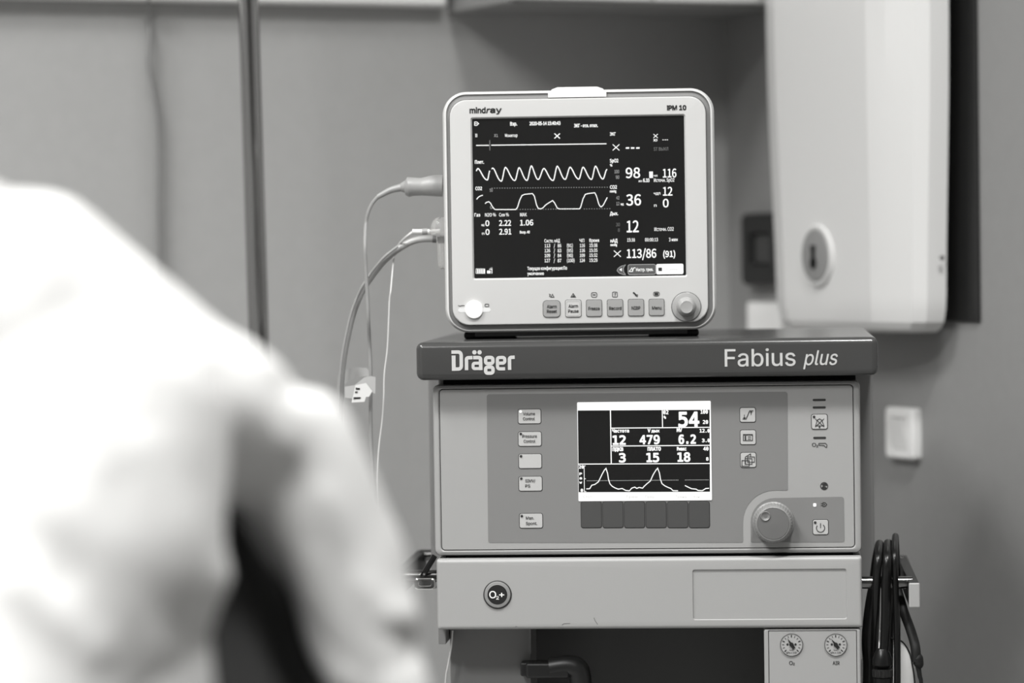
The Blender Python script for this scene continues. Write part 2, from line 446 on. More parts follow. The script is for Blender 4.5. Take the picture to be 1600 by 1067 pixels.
# lid lettering: logotype drawn stroke by stroke
lg = MB()
def lp(x, y): return ma(x/5.614+640, y/5.614+430, LY)
LS = 3.2/F/5.614
def lpoly(pts, r=0): lg.flat(rounded([lp(*p) for p in pts], [q*LS for q in r] if isinstance(r, (list, tuple)) else r*LS), LY-.0004)
def lrib(pts, wd, r=0, closed=False): lg.ribbon(rounded([lp(*p) for p in pts], r*LS, 5, closed), wd*LS, LY-.0004, closed)
lrib([(367, 674), (452, 673), (454, 822), (372, 823)], 30, 26)       # D bowl
lrib([(386, 704), (388, 838)], 34)                                   # D stem
lrib([(500, 832), (499, 724), (552, 722)], 30, 16)                   # r
lrib([(558, 722), (622, 722), (625, 832)], 31, 16)                   # a back
lrib([(625, 770), (557, 772), (557, 819), (625, 818)], 26, 14)
for dx in (569, 614): lg.disc(*lp(dx, 676), 19*LS, LY-.0004)
lrib([(667, 721), (730, 721), (731, 774), (667, 775)], 30, 18, True)  # g upper bowl
lrib([(667, 806), (731, 805), (732, 858), (668, 859)], 30, 18, True)  # g lower bowl
lrib([(838, 820), (772, 821), (770, 722), (834, 720), (836, 770), (780, 771)], 28, 18)  # e
lrib([(878, 830), (876, 721), (922, 719)], 30, 16)                   # r
lg.text('Fabius', ma(1132.8, 572, LY)[0], ma(1242.9, 572, LY)[0], ma(1187, 571.8, LY)[1], 26.3*PXM, LY-.0004, bold=.0004)
xa, xb = ma(1256.5, 570, LY)[0], ma(1306.5, 570, LY)[0]
lg.text('plus', xa, xb, ma(1283, 570.0, LY)[1], 22.3*PXM, LY-.0004, bold=.0003, shear=.21)
lg.build('lettering', M_inkw, lid, smooth=False)['label'] = 'pale maker logotype and model lettering on the dark lid'

# body behind the panel
cx, cz, w_, h_ = mrect(675.5, 1343.5, 598, 866)
BX, BZ, BW, BH = cx, cz, w_, h_
MB().box(cx-w_/2+.004, cx+w_/2-.004, .02, .20, cz-h_/2-.006, LIDZ-.03, .003).build('body', M_side, am)
xa, xb = MF.at(677, 730, .20)[0], MF.at(1365.5, 730, .16)[0]
MB().box(xa, xb, .16, .36, cz-h_/2-.05, LIDZ-.03, .004, 4).build('rear_body', M_side, am)
# frame ring round the front panel
sx, sz, sw_, sh_ = mrect(687, 1332, 605.3, 857)
g = .0007
MB().rr([(cx, cz, w_, h_, .006, .03), (cx, cz, w_, h_, .006, .004), (cx, cz, w_-.002, h_-.002, .005, .0012), (cx, cz, w_-.006, h_-.006, .004, 0),
         (sx, sz, sw_+2*g+.002, sh_+2*g+.002, .0045, 0), (sx, sz, sw_+2*g, sh_+2*g, .004, .001), (sx, sz, sw_+2*g, sh_+2*g, .004, .008)], cap0=False, cap1=False).build('front_frame', M_body, am)
MB().plate(sx, sz, sw_+.004, sh_+.004, .004, .018, .0078).build('seam_backing', M_gap, am)
fp = MB().plate(sx, sz, sw_, sh_, .0035, .0079, 0, .0006).build('front_panel', M_body, am)
# recess shadow under the lid, put in as a black block
MB().box(cx-w_/2+.01, cx+w_/2-.004, .012, .3, cz+h_/2-.002, LIDZ-.036).build('lid_shadow_block', M_gap, am)
# membrane areas
P = lambda *a: [ma(*p) for p in a]
ex = P((760.5, 616), (1230.4, 612), (1231, 766), (1212, 766))
cen = ma(1211, 816); r1 = 50*PXM
arc = [(cen[0]+r1*math.cos(t), cen[1]+r1*math.sin(t)) for t in [R(90+90*k/8) for k in range(9)]]
pts = rounded(ex[:3], [.0025, .0025, .0015], 4)
out = [ex[0], ex[1], ex[2]]+arc+P((1161, 847.5), (763, 847.8))
rad = [.0025, .0025, .0012]+[0]*9+[.0015, .002]
mm = MB().poly(rounded(out, rad, 4), .001, -.0003).build('membrane', M_memb, fp, angle=20)
r2 = 38*PXM
arc = [(cen[0]+r2*math.cos(t), cen[1]+r2*math.sin(t)) for t in [R(90+90*k/8) for k in range(9)]]
out = arc+P((1173, 847.3), (1319.5, 846.8), (1318.5, 776))
MB().poly(rounded(out, [0]*9+[.0012, .0025, .0025], 4), .001, -.0003).build('membrane', M_memb, fp, angle=20)

def key(cx_, cz_, w__, h__, r, y, m, parent, name='key', th=.0008, line=.0006, face=None):
    k = MB(); k.plate(cx_, cz_, w__, h__, r, y+.0005, y-.0002, .0001, mi=1)
    k.plate(cx_, cz_, w__-2*line, h__-2*line, r-line*.6, y, y-th, .0003, mi=0)
    return k.build(name, [m, M_ink], parent)
KY = -.0003
def panel_key(x0, x1, y0, y1, led=None, lines=(), ledm=None):
    q = mrect(x0, x1, y0, y1); o = key(*q, .0022, KY, M_key, am)
    if led:
        p = ma(*led); MB().lathe([(.0013, 0), (.0013, .0006), (.0006, .0010), (0, .0011)], front(p[0], p[1], KY-.0008), 14).build('indicator', ledm or M_ink, o)
    if lines:
        t_ = MB()
        for (s, a, b, y) in lines: t_.text(s, ma(a, y)[0], ma(b, y)[0], ma((a+b)/2, y)[1], 4.6*PXM, KY-.0012, bold=.00012)
        t_.build('lettering', M_ink, o, smooth=False)
    return o
panel_key(809, 845.8, 638.6, 662.4, (813.6, 643), [('Volume', 817.5, 836, 648.6), ('Control', 817.5, 835.5, 656.4)], M_led)
panel_key(809.4, 846.6, 673.9, 697.5, (813.8, 677.5), [('Pressure', 816.5, 839, 683.6), ('Control', 818.5, 836.5, 691.4)])
panel_key(810, 847, 708.6, 732.2, (814.2, 712.3))
panel_key(810.2, 847.7, 743.7, 767.5, (814.6, 747.2), [('SIMV/', 821, 836.5, 753.3), ('PS', 821, 828.5, 761.2)])
panel_key(811.2, 848.5, 801.6, 825.4, (815.4, 805.8), [('Man.', 822, 834.5, 811.3), ('Spont.', 822, 839.5, 819.8)])

def ic(mb, pts, wd=1.0, y=KY-.0012, closed=False):
    mb.ribbon([ma(*p) for p in pts], wd*PXM, y, closed)
def sc2(x, y): return (1100+x*.2717, 590+y*.2717)
# three keys right of the display
o = panel_key(1155.5, 1181.2, 636.2, 660); i_ = MB()
ic(i_, [sc2(222, 237), sc2(242, 237), sc2(262, 190), sc2(284, 190)], 1.1)
ic(i_, [sc2(232, 212), sc2(232, 234)], 1.0); ic(i_, [sc2(226, 228), sc2(232, 235), sc2(238, 228)], 1.0)
ic(i_, [sc2(271, 193), sc2(271, 214)], 1.0); ic(i_, [sc2(265, 200), sc2(271, 193), sc2(277, 200)], 1.0)
i_.build('symbol', M_ink, o, smooth=False)
o = panel_key(1156, 1181.6, 671.2, 695); i_ = MB()
ic(i_, [sc2(226, 326), sc2(279, 326), sc2(279, 361), sc2(226, 361)], 1.0, closed=True)
ic(i_, [sc2(226, 328), sc2(279, 328)], 1.4); ic(i_, [sc2(238, 334), sc2(238, 358)], 2.2)
ic(i_, [sc2(252, 340), sc2(270, 340)], 1.0); ic(i_, [sc2(252, 352), sc2(270, 352)], 1.0)
i_.build('symbol', M_ink, o, smooth=False)
o = panel_key(1156.4, 1182, 706.4, 730.6); i_ = MB()
for (a, b, c, d) in ((250, 455, 290, 485), (236, 465, 276, 497), (218, 476, 260, 508)):
    ic(i_, [sc2(a, b), sc2(c, b), sc2(c, d), sc2(a, d)], 1.0, closed=True)
ic(i_, [sc2(235, 476), sc2(238, 455), sc2(268, 437), sc2(268, 455)], 1.0); ic(i_, [sc2(238, 478), sc2(238, 494)], 1.2)
i_.build('symbol', M_ink, o, smooth=False)
# alarm column
mk = MB()
for (a, b, y) in ((1269.8, 1290.2, 624.8), (1269.8, 1290.2, 636.5), (1270.6, 1290.7, 684)):
    q = mrect(a, b, y-1.7, y+1.7); MB().plate(*q, .001, .0005, -.0004, .0002).build('alarm_lamp', M_ink, fp)
o = panel_key(1267.4, 1293.4, 646.6, 670.8, (1271.8, 651)); i_ = MB()
ic(i_, [sc2(641, 276), sc2(690, 276), sc2(684, 262), sc2(678, 244), sc2(664, 236), sc2(650, 244), sc2(646, 262)], 1.0, closed=True)
ic(i_, [sc2(640, 236), sc2(690, 282)], 1.0); ic(i_, [sc2(690, 236), sc2(640, 282)], 1.0)
i_.disc(*ma(*sc2(664, 284)), 1.4*PXM, KY-.0012); i_.build('symbol', M_ink, o, smooth=False)
i_ = MB(); i_.text('O', ma(1268.8, 697)[0], ma(1275, 697)[0], ma(1272, 697.6)[1], 5.6*PXM, -.0004, bold=.0001)
i_.text('2', ma(1275.4, 697)[0], ma(1278.4, 697)[0], ma(1277, 698.6)[1], 3.4*PXM, -.0004, bold=.0001)
ic(i_, [sc2(660, 378), sc2(698, 377), sc2(707, 386), sc2(706, 400), sc2(697, 398), sc2(690, 390), sc2(660, 388)], 1.0, -.0004, True)
i_.build('symbol', M_ink, fp, smooth=False); i_ = MB()
c_ = ma(*sc2(691, 623)); i_.ring(*c_, 5.0*PXM, 6.1*PXM, -.0004, n=24)
i_.flat([ma(*sc2(*p)) for p in ((675, 612), (700, 604), (710, 620), (690, 622), (706, 632), (700, 640), (680, 640), (676, 630), (686, 622))], -.0004)
i_.build('symbol', M_ink, fp, smooth=False)
# power area
o = panel_key(1269.4, 1294.8, 811.2, 835.6, (1273.6, 816)); i_ = MB()
pc = ma(*sc2(670, 864)); rr_ = 6.4*PXM
i_.ribbon([(pc[0]+rr_*math.sin(R(a)), pc[1]+rr_*math.cos(R(a))) for a in range(38, 323, 15)], 1.1*PXM, KY-.0012)
ic(i_, [sc2(670, 836), sc2(670, 864)], 1.1); i_.build('symbol', M_ink, o, smooth=False)
i_ = MB(); pl = lambda *a: [ma(*sc2(*p)) for p in a]
i_.ribbon(pl((684, 718), (696, 718), (706, 729), (696, 740), (684, 740)), 1.0*PXM, -.0006, True)
i_.ribbon(pl((672, 724), (684, 724)), 1.0*PXM, -.0006); i_.ribbon(pl((672, 735), (684, 735)), 1.0*PXM, -.0006)
i_.disc(*ma(*sc2(692, 729)), 1.0*PXM, -.0006); i_.build('symbol', M_ink, fp, smooth=False)
MB().plate(*mrect(1270.6, 1275.4, 786.2, 791.4), .0008, .0005, -.0009, .0002).build('power_indicator', M_led, fp)
# rotary knob
kc = ma(1208.3, 816)
kn = MB(); loops = []
NR = 30.5*PXM
for (rf, h, amp) in ((1.06, 0, 0), (1.06, .002, 0), (1.0, .003, .6), (.985, .012, 1), (.955, .0175, 1), (.90, .0195, 0), (.83, .0205, 0), (.80, .0200, 0)):
    loops.append([(kc[0]+NR*rf*(1-.022*amp*(k % 4 in (0, 1)))*math.cos(2*math.pi*k/160), -.0003-h, kc[1]+NR*rf*(1-.022*amp*(k % 4 in (0, 1)))*math.sin(2*math.pi*k/160)) for k in range(160)])
kn.loft(loops); ko = kn.build('control_knob', mat('knob_grey', .2, .4), am)
MB().lathe([(NR*.80, .0195), (NR*.78, .0207), (NR*.3, .0212), (0, .0213)], front(kc[0], kc[1], -.0003), 48).build('knob_cap', mat('knob_cap_grey', .125, .4), ko)
dc = (kc[0]-12.0*PXM, kc[1]+12.5*PXM)
MB().lathe([(7.8*PXM, .0205), (7.8*PXM, .0216), (6.9*PXM, .0222), (6.0*PXM, .0216), (3*PXM, .0209), (0, .0207)], front(dc[0], dc[1], -.0003), 28).build('finger_dimple', mat('dimple_grey', .17, .4), ko)

# display
DX = lambda x, y: (890+x/5.929, 610+y/5.929)
def dq(x, y): return ma(*DX(x, y), -.002)
q = mrect(902.6, 1111.3, 627.4, 782.3, -.001)
ds = MB().rr([(*q[:2], q[2], q[3], .001, .001), (*q[:2], q[2], q[3], .001, -.0010), (*q[:2], q[2]-.001, q[3]-.001, .001, -.0014)], n=3).build('display', M_lcdw, am)
scr = MB().flat([dq(76, 186), dq(1301, 179), dq(1306, 938), dq(84, 943)], -.0017); so_ = scr.build('display_field', M_scr, ds, smooth=False)
ln = MB(); DY = -.0020; PW = PXM/5.929
def dl(pts, wd=9, mb=None): (mb or ln).ribbon([dq(*p) for p in pts], wd*PW, DY)
dl([(378, 180), (386, 678)], 10); dl([(858, 180), (861, 342)], 9); dl([(384, 349), (1302, 341)], 9); dl([(386, 515), (1303, 508)], 9); dl([(82, 682), (1304, 676)], 9)
dl([(1299, 180), (1303, 940)], 5); ln.build('grid_lines', M_lcdw, ds, smooth=False)
rd = MB()
def dt(s, a, b, y, cap, bold=.0, fn=MONO, mb=None):
    (mb or rd).text(s, dq(a, y)[0], dq(b, y)[0], dq((a+b)/2, y)[1], cap*PW, DY, fn, bold*PW)
dt('54', 1014, 1196, 333, 130, 14); dt('02', 868, 914, 219, 34, 4); dt('%', 872, 892, 262, 28, 4)
dt('100', 1215, 1280, 214, 32, 4); dt('20', 1236, 1282, 308, 32, 4)
dt('Частота', 397, 550, 388, 30, 5); dt('V', 724, 748, 386, 30, 5); dt('дых', 760, 832, 386, 26, 5); dt('MV', 994, 1040, 383, 30, 5); dt('12', 1206, 1250, 388, 30, 4); dt('.0', 1262, 1296, 388, 30, 4)
dt('12', 403, 516, 500, 80, 10); dt('4', 652, 704, 495, 78, 9); dt('79', 718, 832, 494, 78, 9); dt('6.2', 1014, 1166, 491, 78, 10)
dt('3', 1228, 1250, 478, 30, 4); dt('.0', 1262, 1298, 478, 30, 4)
dt('ПДКВ', 399, 496, 560, 32, 5); dt('ПЛАТО', 724, 844, 557, 32, 5); dt('Рмакс', 996, 1080, 555, 30, 5); dt('40', 1240, 1286, 555, 32, 4)
dt('3', 462, 516, 662, 78, 10); dt('15', 716, 826, 660, 78, 10); dt('18', 1004, 1114, 656, 78, 10); dt('8', 1266, 1286, 648, 28, 4)
dt('20', 88, 130, 722, 28, 4); dt('0', 104, 124, 938, 26, 4)
for s, y in (('P', 784), ('a', 822), ('w', 862)): dt(s, 92, 114, y, 22, 4)
rd.build('readouts', M_lcdw, ds, smooth=False)
wv = MB()
dl([(148, 698), (134, 698), (137, 936), (154, 936)], 6, wv); dl([(137, 818), (150, 818)], 6, wv)
W1 = [(155, 912), (186, 910), (205, 878), (235, 870), (268, 845), (300, 778), (322, 738), (337, 722), (352, 768), (360, 822), (374, 865), (395, 888), (420, 902), (450, 914), (487, 908), (520, 926), (555, 929), (575, 905), (603, 895), (622, 907), (645, 898), (676, 905), (690, 888), (712, 868), (748, 838), (775, 778), (800, 738), (816, 720), (832, 764), (842, 822), (855, 862), (880, 882), (910, 897), (938, 908), (958, 928), (1005, 929)]
W2 = [(1068, 880), (1100, 896), (1130, 910), (1172, 914), (1190, 926), (1230, 928), (1262, 908), (1292, 906)]
dl(W1, 9, wv); dl(W2, 9, wv)
for k in range(160, 1285, 14):
    if 1010 < k < 1068: continue
    dl([(k, 838-.008*k), (k+6, 838-.008*k)], 4, wv)
wv.build('pressure_trace', M_lcdw, ds, smooth=False)
# row of six dark soft keys
for k in range(6):
    a = 907.4+k*33.73
    key(*mrect(a, a+33.3, 783.2, 825), .0025, KY, M_soft, am, 'soft_key', .0007, .0006)
# faint words on the light band
fw = MB()
for s, a, b in (('Стоп', 125, 205), ('Трев.', 520, 640), ('Пред.', 700, 790), ('Тренд', 980, 1085), ('Конф', 1150, 1225)): dt(s, a, b, 995, 22, 0, INTER, fw)
fw.build('faint_lettering', emi('lcd_faint', .62, 1.0), ds, smooth=False)

# drawer / table front
TYY = -.012
q = mrect(680.5, 1345.5, 872, 982.3, TYY); TX, TZ, TW, TH = q
rq = mrect(1082, 1323, 889, 968.2, TYY)
tr = MB(); e = .0035
tr.rr([(TX, TZ, TW, TH, .002, .33), (TX, TZ, TW, TH, .002, TYY+e), (TX, TZ, TW-e*.3, TH-e*.3, .002, TYY+e*.45), (TX, TZ, TW-e, TH-e, .002, TYY+e*.12), (TX, TZ, TW-2*e, TH-2*e, .002, TYY),
       (rq[0], rq[1], rq[2], rq[3], .0022, TYY), (rq[0], rq[1], rq[2]-.0016, rq[3]-.0016, .002, TYY+.0014)], n=4)
for sp in ([(878, 976.5), (881, 974.3), (885, 974), (891, 974)], [(928, 965), (930, 970), (934, 975.5)], [(805, 979), (808, 978.6)]):
    tr.ribbon([ma(*p, TYY) for p in sp], .5*PXM, TYY-.0002, mi=1)
ta = tr.build('table_front', [M_tray, M_ink], am)
oc = ma(777.4, 929, TYY)
ob = MB().lathe([(22.3*PXM, -.001), (22.3*PXM, .0006), (21*PXM, .001), (20.9*PXM, .0002)], front(*oc, TYY), 48).build('oxygen_flush_button', M_ink, am)
MB().lathe([(20.6*PXM, -.001), (20.6*PXM, .0012), (19.6*PXM, .002), (15.6*PXM, .0024), (15.2*PXM, .0012)], front(*oc, TYY), 48).build('ring', mat('ring_grey', .22, .4), ob)
MB().lathe([(15.2*PXM, -.001), (15.2*PXM, .0018), (14.6*PXM, .0022), (0, .0022)], front(*oc, TYY), 48).build('button_face', M_black, ob)
t_ = MB(); t_.text('O', ma(765, 929, TYY)[0], ma(775.4, 929, TYY)[0], ma(770, 934, TYY)[1], 11*PXM, TYY-.0026, bold=.0003)
t_.text('2', ma(775.6, 929, TYY)[0], ma(779.6, 929, TYY)[0], ma(778, 936.0, TYY)[1], 5*PXM, TYY-.0026, bold=.0002)
t_.text('+', ma(780.4, 929, TYY)[0], ma(788, 929, TYY)[0], ma(784, 932.6, TYY)[1], 9.5*PXM, TYY-.0026, bold=.0003)
t_.build('lettering', M_wplast, ob, smooth=False)
# dark gap between body and table
MB().box(TX-TW/2+.008, TX+TW/2-.008, .006, .3, TZ+TH/2-.002, BZ-BH/2+.004).build('gap_filler', M_gap, am)

# gauge block below right
GY = -.010
gx, gz, gw, gh = mrect(1195.5, 1346, 983, 1290, GY)
ix, iz, iw, ih = mrect(1201.8, 1340.6, 984.5, 1280, GY)
MB().rr([(gx, gz, gw, gh, .002, .30), (gx, gz, gw, gh, .002, GY+.001), (gx, gz, gw-.002, gh-.002, .002, GY), (ix, iz, iw, ih, .001, GY), (ix, iz, iw-.0006, ih-.0006, .001, GY+.002)], cap1=False).build('gauge_housing', M_body, am)
gp = MB().plate(ix, iz, iw-.0014, ih-.0014, .001, GY+.003, GY+.0006, .0004).build('gauge_panel', M_body, am)
MB().plate(ix, iz, iw, ih, .001, GY+.004, GY+.0025, .0001).build('seam_backing', M_gap, am)
for (px_, lab, needle) in ((1236.7, 'O2', 33), (1305.8, 'AIR', 38)):
    c_ = ma(px_, 1007, GY); gr = 17.2*PXM
    ga = MB().lathe([(gr*1.03, -.001), (gr*1.03, .0006), (gr*1.0, .0009), (gr*.965, .0006), (gr*.965, 0)], front(*c_, GY), 40).build('pressure_gauge', mat('gauge_rim', .10, .4), am)
    MB().lathe([(gr*.97, -.001), (gr*.97, .0003), (0, .0003)], front(*c_, GY), 40).build('dial', M_dial, ga)
    nd = MB(); a = R(90+needle); d = Vector((math.cos(a), math.sin(a))); nn = Vector((-d.y, d.x)); C = Vector(c_)
    nd.flat([tuple(C+d*gr*.72), tuple(C-d*gr*.05+nn*gr*.13), tuple(C-d*gr*.42+nn*gr*.15), tuple(C-d*gr*.42-nn*gr*.15), tuple(C-d*gr*.05-nn*gr*.13)], GY-.0012)
    nd.disc(*c_, gr*.2, GY-.0014); nd.build('needle', M_black, ga, smooth=False)
    mk = MB()
    for k in range(13):
        a = R(225-270*k/12); d = Vector((math.cos(a), math.sin(a)))
        mk.ribbon([tuple(C+d*gr*.66), tuple(C+d*gr*(.84 if k % 3 else .88))], gr*(.05 if k % 3 else .09), GY-.0006)
    for sgn in (-1, 1): mk.disc(c_[0]+sgn*gr*.36, c_[1]+gr*.02, gr*.1, GY-.0006)
    mk.text('kPa x 100', c_[0]-gr*.46, c_[0]+gr*.46, c_[1]-gr*.8, gr*.16, GY-.0006, bold=.00006)
    mk.text('bar', c_[0]-gr*.18, c_[0]+gr*.18, c_[1]-gr*.55, gr*.14, GY-.0006)
    mk.build('scale', M_ink, ga, smooth=False)
    t_ = MB()
    if lab == 'O2':
        t_.text('O', c_[0]-4*PXM, c_[0]+1.6*PXM, ma(px_, 1038.6, GY)[1], 5.6*PXM, GY+.0003, bold=.00015)
        t_.text('2', c_[0]+2.0*PXM, c_[0]+4.6*PXM, ma(px_, 1039.2, GY)[1], 3.8*PXM, GY+.0003, bold=.00012)
    else: t_.text('AIR', c_[0]-5*PXM, c_[0]+5.6*PXM, ma(px_, 1038.6, GY)[1], 5.4*PXM, GY+.0003, bold=.00015)
    t_.build('lettering', M_ink, gp, smooth=False)
    gp.children[-1].location.y = 0

# under-table space: side wall, back wall, lever
zt = TZ-TH/2
xl = ma(703, 1000, .05)[0]; xm = ma(829, 1000, .05)[0]; xr = gx-gw/2
MB().box(xl, xm, .05, .30, .12, zt, .001).build('lower_cabinet', M_under, am)
MB().box(xm-.001, xr+.002, .13, .30, .12, zt).build('recess_back', mat('recess_dark', .05, .6), am)
MB().box(ma(827, 1000, .049)[0], ma(830, 1000, .049)[0], .044, .052, zt-.032, zt).build('hinge_strip', M_under, am)
MB().box(ma(685, 990, .02)[0], xl-.001, .02, .10, ma(690, 1006.5, .02)[1], zt+.001, .0008).build('bracket', M_side, am)
MB().box(gx-gw/2, gx+gw/2, 0, .3, .12, gz-gh/2+.001).build('lower_column', M_body, am)
lv = MB(); a = MF.at3(822, 1046, .03); b = MF.at3(890, 1040, .03); c_ = MF.at3(906, 1052, .03); d = MF.at3(908, 1110, .03)
lv.box(a.x, b.x, .02, .044, a.z-.008, a.z+.008, .003)
lv.tube([b+Vector((-.02, 0, -.002)), b, c_, d], .011, 14); lv.build('lever_handle', M_black, am)
MB().box(ma(815, 1040, .049)[0], ma(835, 1040, .049)[0], .03, .052, a.z-.007, a.z+.007, .002).build('lever_pivot', M_black, am)
MB().box(-.21, .20, .02, .42, .09, .125, .01).build('base', M_side, am)
for sx_ in (-1, 1):
    for yy in (.06, .38):
        cs = MB().tube([Vector((sx_*.17-.012, yy, .045)), Vector((sx_*.17+.012, yy, .045))], .045, 20, smooth=False).build('castor', M_black, am)

# side rails: two standoff rods each side and a flat rail
def rail(sign, xr_px, y_front, y_rear):
    nonloc = []
    xe = MF.at(xr_px, 925, -.03)[0]
    zf = MF.at(1380 if sign > 0 else 655, y_front, .012)[1]
    xb_ = TX+sign*(TW/2-.004)
    for yy in (.012, .235):
        MB().tube([Vector((xb_, yy, zf)), Vector((xe, yy, zf))], .0062, 16, smooth=False).build('standoff_rod', MATS.get('rod_steel') or mat('rod_steel', .16, .16, 1.0), am)
    zc = zf-.0082
    MB().box(xe-.005, xe+.005, -.03, .235+.02, zc-.0118, zc+.0118, .0008).build('side_rail', M_black, am)
    MB().box(xe-.0054, xe+.0054, -.034, -.030, zc-.0121, zc+.0121, .0012).build('rail_end_cap', M_tray, am)
rail(1, 1428.5, 910, 879)
rail(-1, 612, 900, 878)
bk = MF.at3(664, 912, -.002)
cl = thing('rail_clamp', 'small chrome clamp on a black strap hanging on the left rail rod', 'clamp', loc=MF.M @ bk)
cl.rotation_euler = (0, 0, MY)
MB().rr([(0, 0, .021, .0115, .003, .004), (0, 0, .021, .0115, .003, -.001), (0, 0, .019, .0095, .003, -.002), (0, 0, .014, .0052, .0024, -.002), (0, 0, .013, .0042, .002, .001)], n=2).build('buckle', M_chrome, cl)
MB().tube([Vector((-.004, .012, .006)), Vector((.0, .004, .012)), Vector((.010, .004, .028))], .003, 8).build('strap', M_rub, cl)

# ------------------------------------------------------------------ the patient monitor on the lid
OY = 3.262
p0 = PT(905, 500, OY)
NF = Frame((p0.x, p0.y, LIDZ), R(-2.2))
mo = thing('patient_monitor', 'white patient monitor with a lit black screen standing on the machine lid', 'patient monitor', NF)
PXN = OY/F
def na(x, y, d=0.0): return NF.at(x, y, d)
def nrect(x0, x1, y0, y1, d=0.0):
    cx_, cz_ = na((x0+x1)/2, (y0+y1)/2, d); a = na(x0, (y0+y1)/2, d)[0]; b = na(x1, (y0+y1)/2, d)[0]
    t_ = na((x0+x1)/2, y0, d)[1]; o = na((x0+x1)/2, y1, d)[1]
    return cx_, cz_, b-a, t_-o
OX, OZ, OW, OH = nrect(693.3, 1117.3, 140.8, 517.5, .01)
IX, IZ, IW, IH = nrect(704.2, 1104.6, 153.3, 506)
SX, SZ, SW, SH = nrect(739.7, 1069.4, 183.9, 432)
RO, RI = 37*PXN, 26*PXN
MB().rr([(OX, OZ, OW-.02, OH-.02, RO, .125), (OX, OZ, OW-.008, OH-.008, RO, .12), (OX, OZ, OW-.003, OH-.003, RO, .05), (OX, OZ, OW, OH, RO, .012), (OX, OZ, OW-.0014, OH-.0014, RO, .0075),
         (OX, OZ, OW-.0044, OH-.0036, RO-.001, .0048), (OX, OZ, OW-.0076, OH-.0056, RO-.0035, .0046), (OX, OZ, OW-.0082, OH-.0060, RO-.0038, .0054), (OX, OZ, OW-.0082, OH-.0060, RO-.0038, .012)], cap1=False, n=10).build('rear_housing', M_mon, mo, angle=40)
MB().rr([(OX, OZ, OW-.0080, OH-.0058, RO-.0037, .02), (OX, OZ, OW-.0081, OH-.0059, RO-.0037, .0066), (IX, IZ, IW+.001, IH+.001, RI, .0055), (IX, IZ, IW+.0002, IH+.0002, RI, .008)], n=10, cap1=False).build('bezel_band', M_band, mo)
bz = MB().rr([(IX, IZ, IW, IH, RI, .016), (IX, IZ, IW, IH, RI, .002), (IX, IZ, IW-.0008, IH-.0008, RI, .0006), (IX, IZ, IW-.0026, IH-.0026, RI-.001, 0),
              (SX, SZ, SW+.0042, SH+.0042, .0025, 0), (SX, SZ, SW+.0006, SH+.0006, .0012, .0026)], cap0=False, cap1=False, n=8).build('front_bezel', M_bez, mo)
# handle on top
hx0, hx1 = na(857, 150, .02)[0], na(947.5, 150, .02)[0]; hz0 = na(902, 151.5, .002)[1]; hz1 = na(902, 136.2, .03)[1]
hd = MB(); loops = []
for yy, k in ((.003, 0), (.006, .35), (.012, .75), (.02, .96), (.03, 1), (.05, 1), (.058, .8)):
    zt_ = hz0+.0045+(hz1-hz0-.0045)*k; pr = [(hx0, hz0), (hx1, hz0), (hx1, hz0+.0045), (hx1-.0035, zt_-.0035*k*.6+.0*k), (hx1-.0095, zt_), (hx0+.0095, zt_), (hx0+.0035, zt_-.0035*k*.6), (hx0, hz0+.0045)]
    loops.append([(p[0], yy, p[1]) for p in pr])
hd.loft(loops).build('carry_handle', M_wplast, mo, angle=50)
# feet and base
MB().box(OX-OW/2+.03, OX+OW/2-.03, .012, .118, .0025, OZ-OH/2+.004, .001).build('base_plate', M_black, mo)
for sx_ in (-1, 1):
    for yy in (.018, .095):
        xx = OX+sx_*(OW/2-.044)
        MB().box(xx-.026, xx+.026, yy, yy+.02, 0, .0075, .003).build('foot', M_rubm, mo)
# screen
ss = MB().plate(SX, SZ, SW+.002, SH+.002, .001, .008, .0022, .0001).build('screen', M_scr, mo)
NY = .0018
def nd_(x, y): return na(x, y, NY)
W_, G_, D_ = MB(), MB(), MB()
def tx(s, a, b, y, cap, bold=.3, fn=CJK, mb=None):
    if cap < 6: bold = bold*.55
    (mb or W_).text(s, nd_(a, y)[0], nd_(b, y)[0], nd_((a+b)/2, y)[1], cap*PXN, NY, fn, bold*PXN)
def nl(mb, pts, wd=1.2): mb.ribbon([nd_(*p) for p in pts], wd*PXN, NY)
def xmark(x, y, s, wd=1.3):
    nl(W_, [(x-s, y-s*.9), (x+s, y+s*.9)], wd); nl(W_, [(x-s, y+s*.9), (x+s, y-s*.9)], wd)
tx('Взр.', 797.3, 807.8, 196, 5.4, .9); tx('2020-05-14 15:40:43', 827.5, 875.5, 195.3, 5.2, .9); tx('ЭКГ - отл. откл.', 897, 934, 198.6, 5.2, .9)
tx('II', 743, 745.4, 214.2, 5.2, .6); tx('X1', 772, 778, 214, 4.6, .2, mb=G_); tx('Монитор', 789.2, 808.5, 214, 5, .35)
tx('ЭКГ', 953, 962, 211.8, 5, .6); xmark(870.6, 212.4, 4.3, 1.5); xmark(962.5, 230.3, 5.2, 1.2); xmark(1024.4, 212.4, 3.4, 1.0)
for k in range(3): nl(W_, [(977.8+k*8.1, 231.3), (983.2+k*8.1, 231.2)], 2.4); nl(W_, [(1035+k*3.3, 218.4), (1037.2+k*3.3, 218.4)], 1.0)
tx('ЖЭ', 1021, 1027, 220.8, 3.6, .5); tx('ST ВЫКЛ', 1021.4, 1044, 235.3, 5.2, .1, mb=D_)
nl(W_, [(744, 227.2), (764, 227)], 1.5); nl(W_, [(767.5, 226.9), (947.6, 224.6)], 1.5); nl(D_, [(765.2, 219), (765.4, 235)], 1.2)
tx('Плет.', 742.2, 756, 255.6, 5.2, .8)
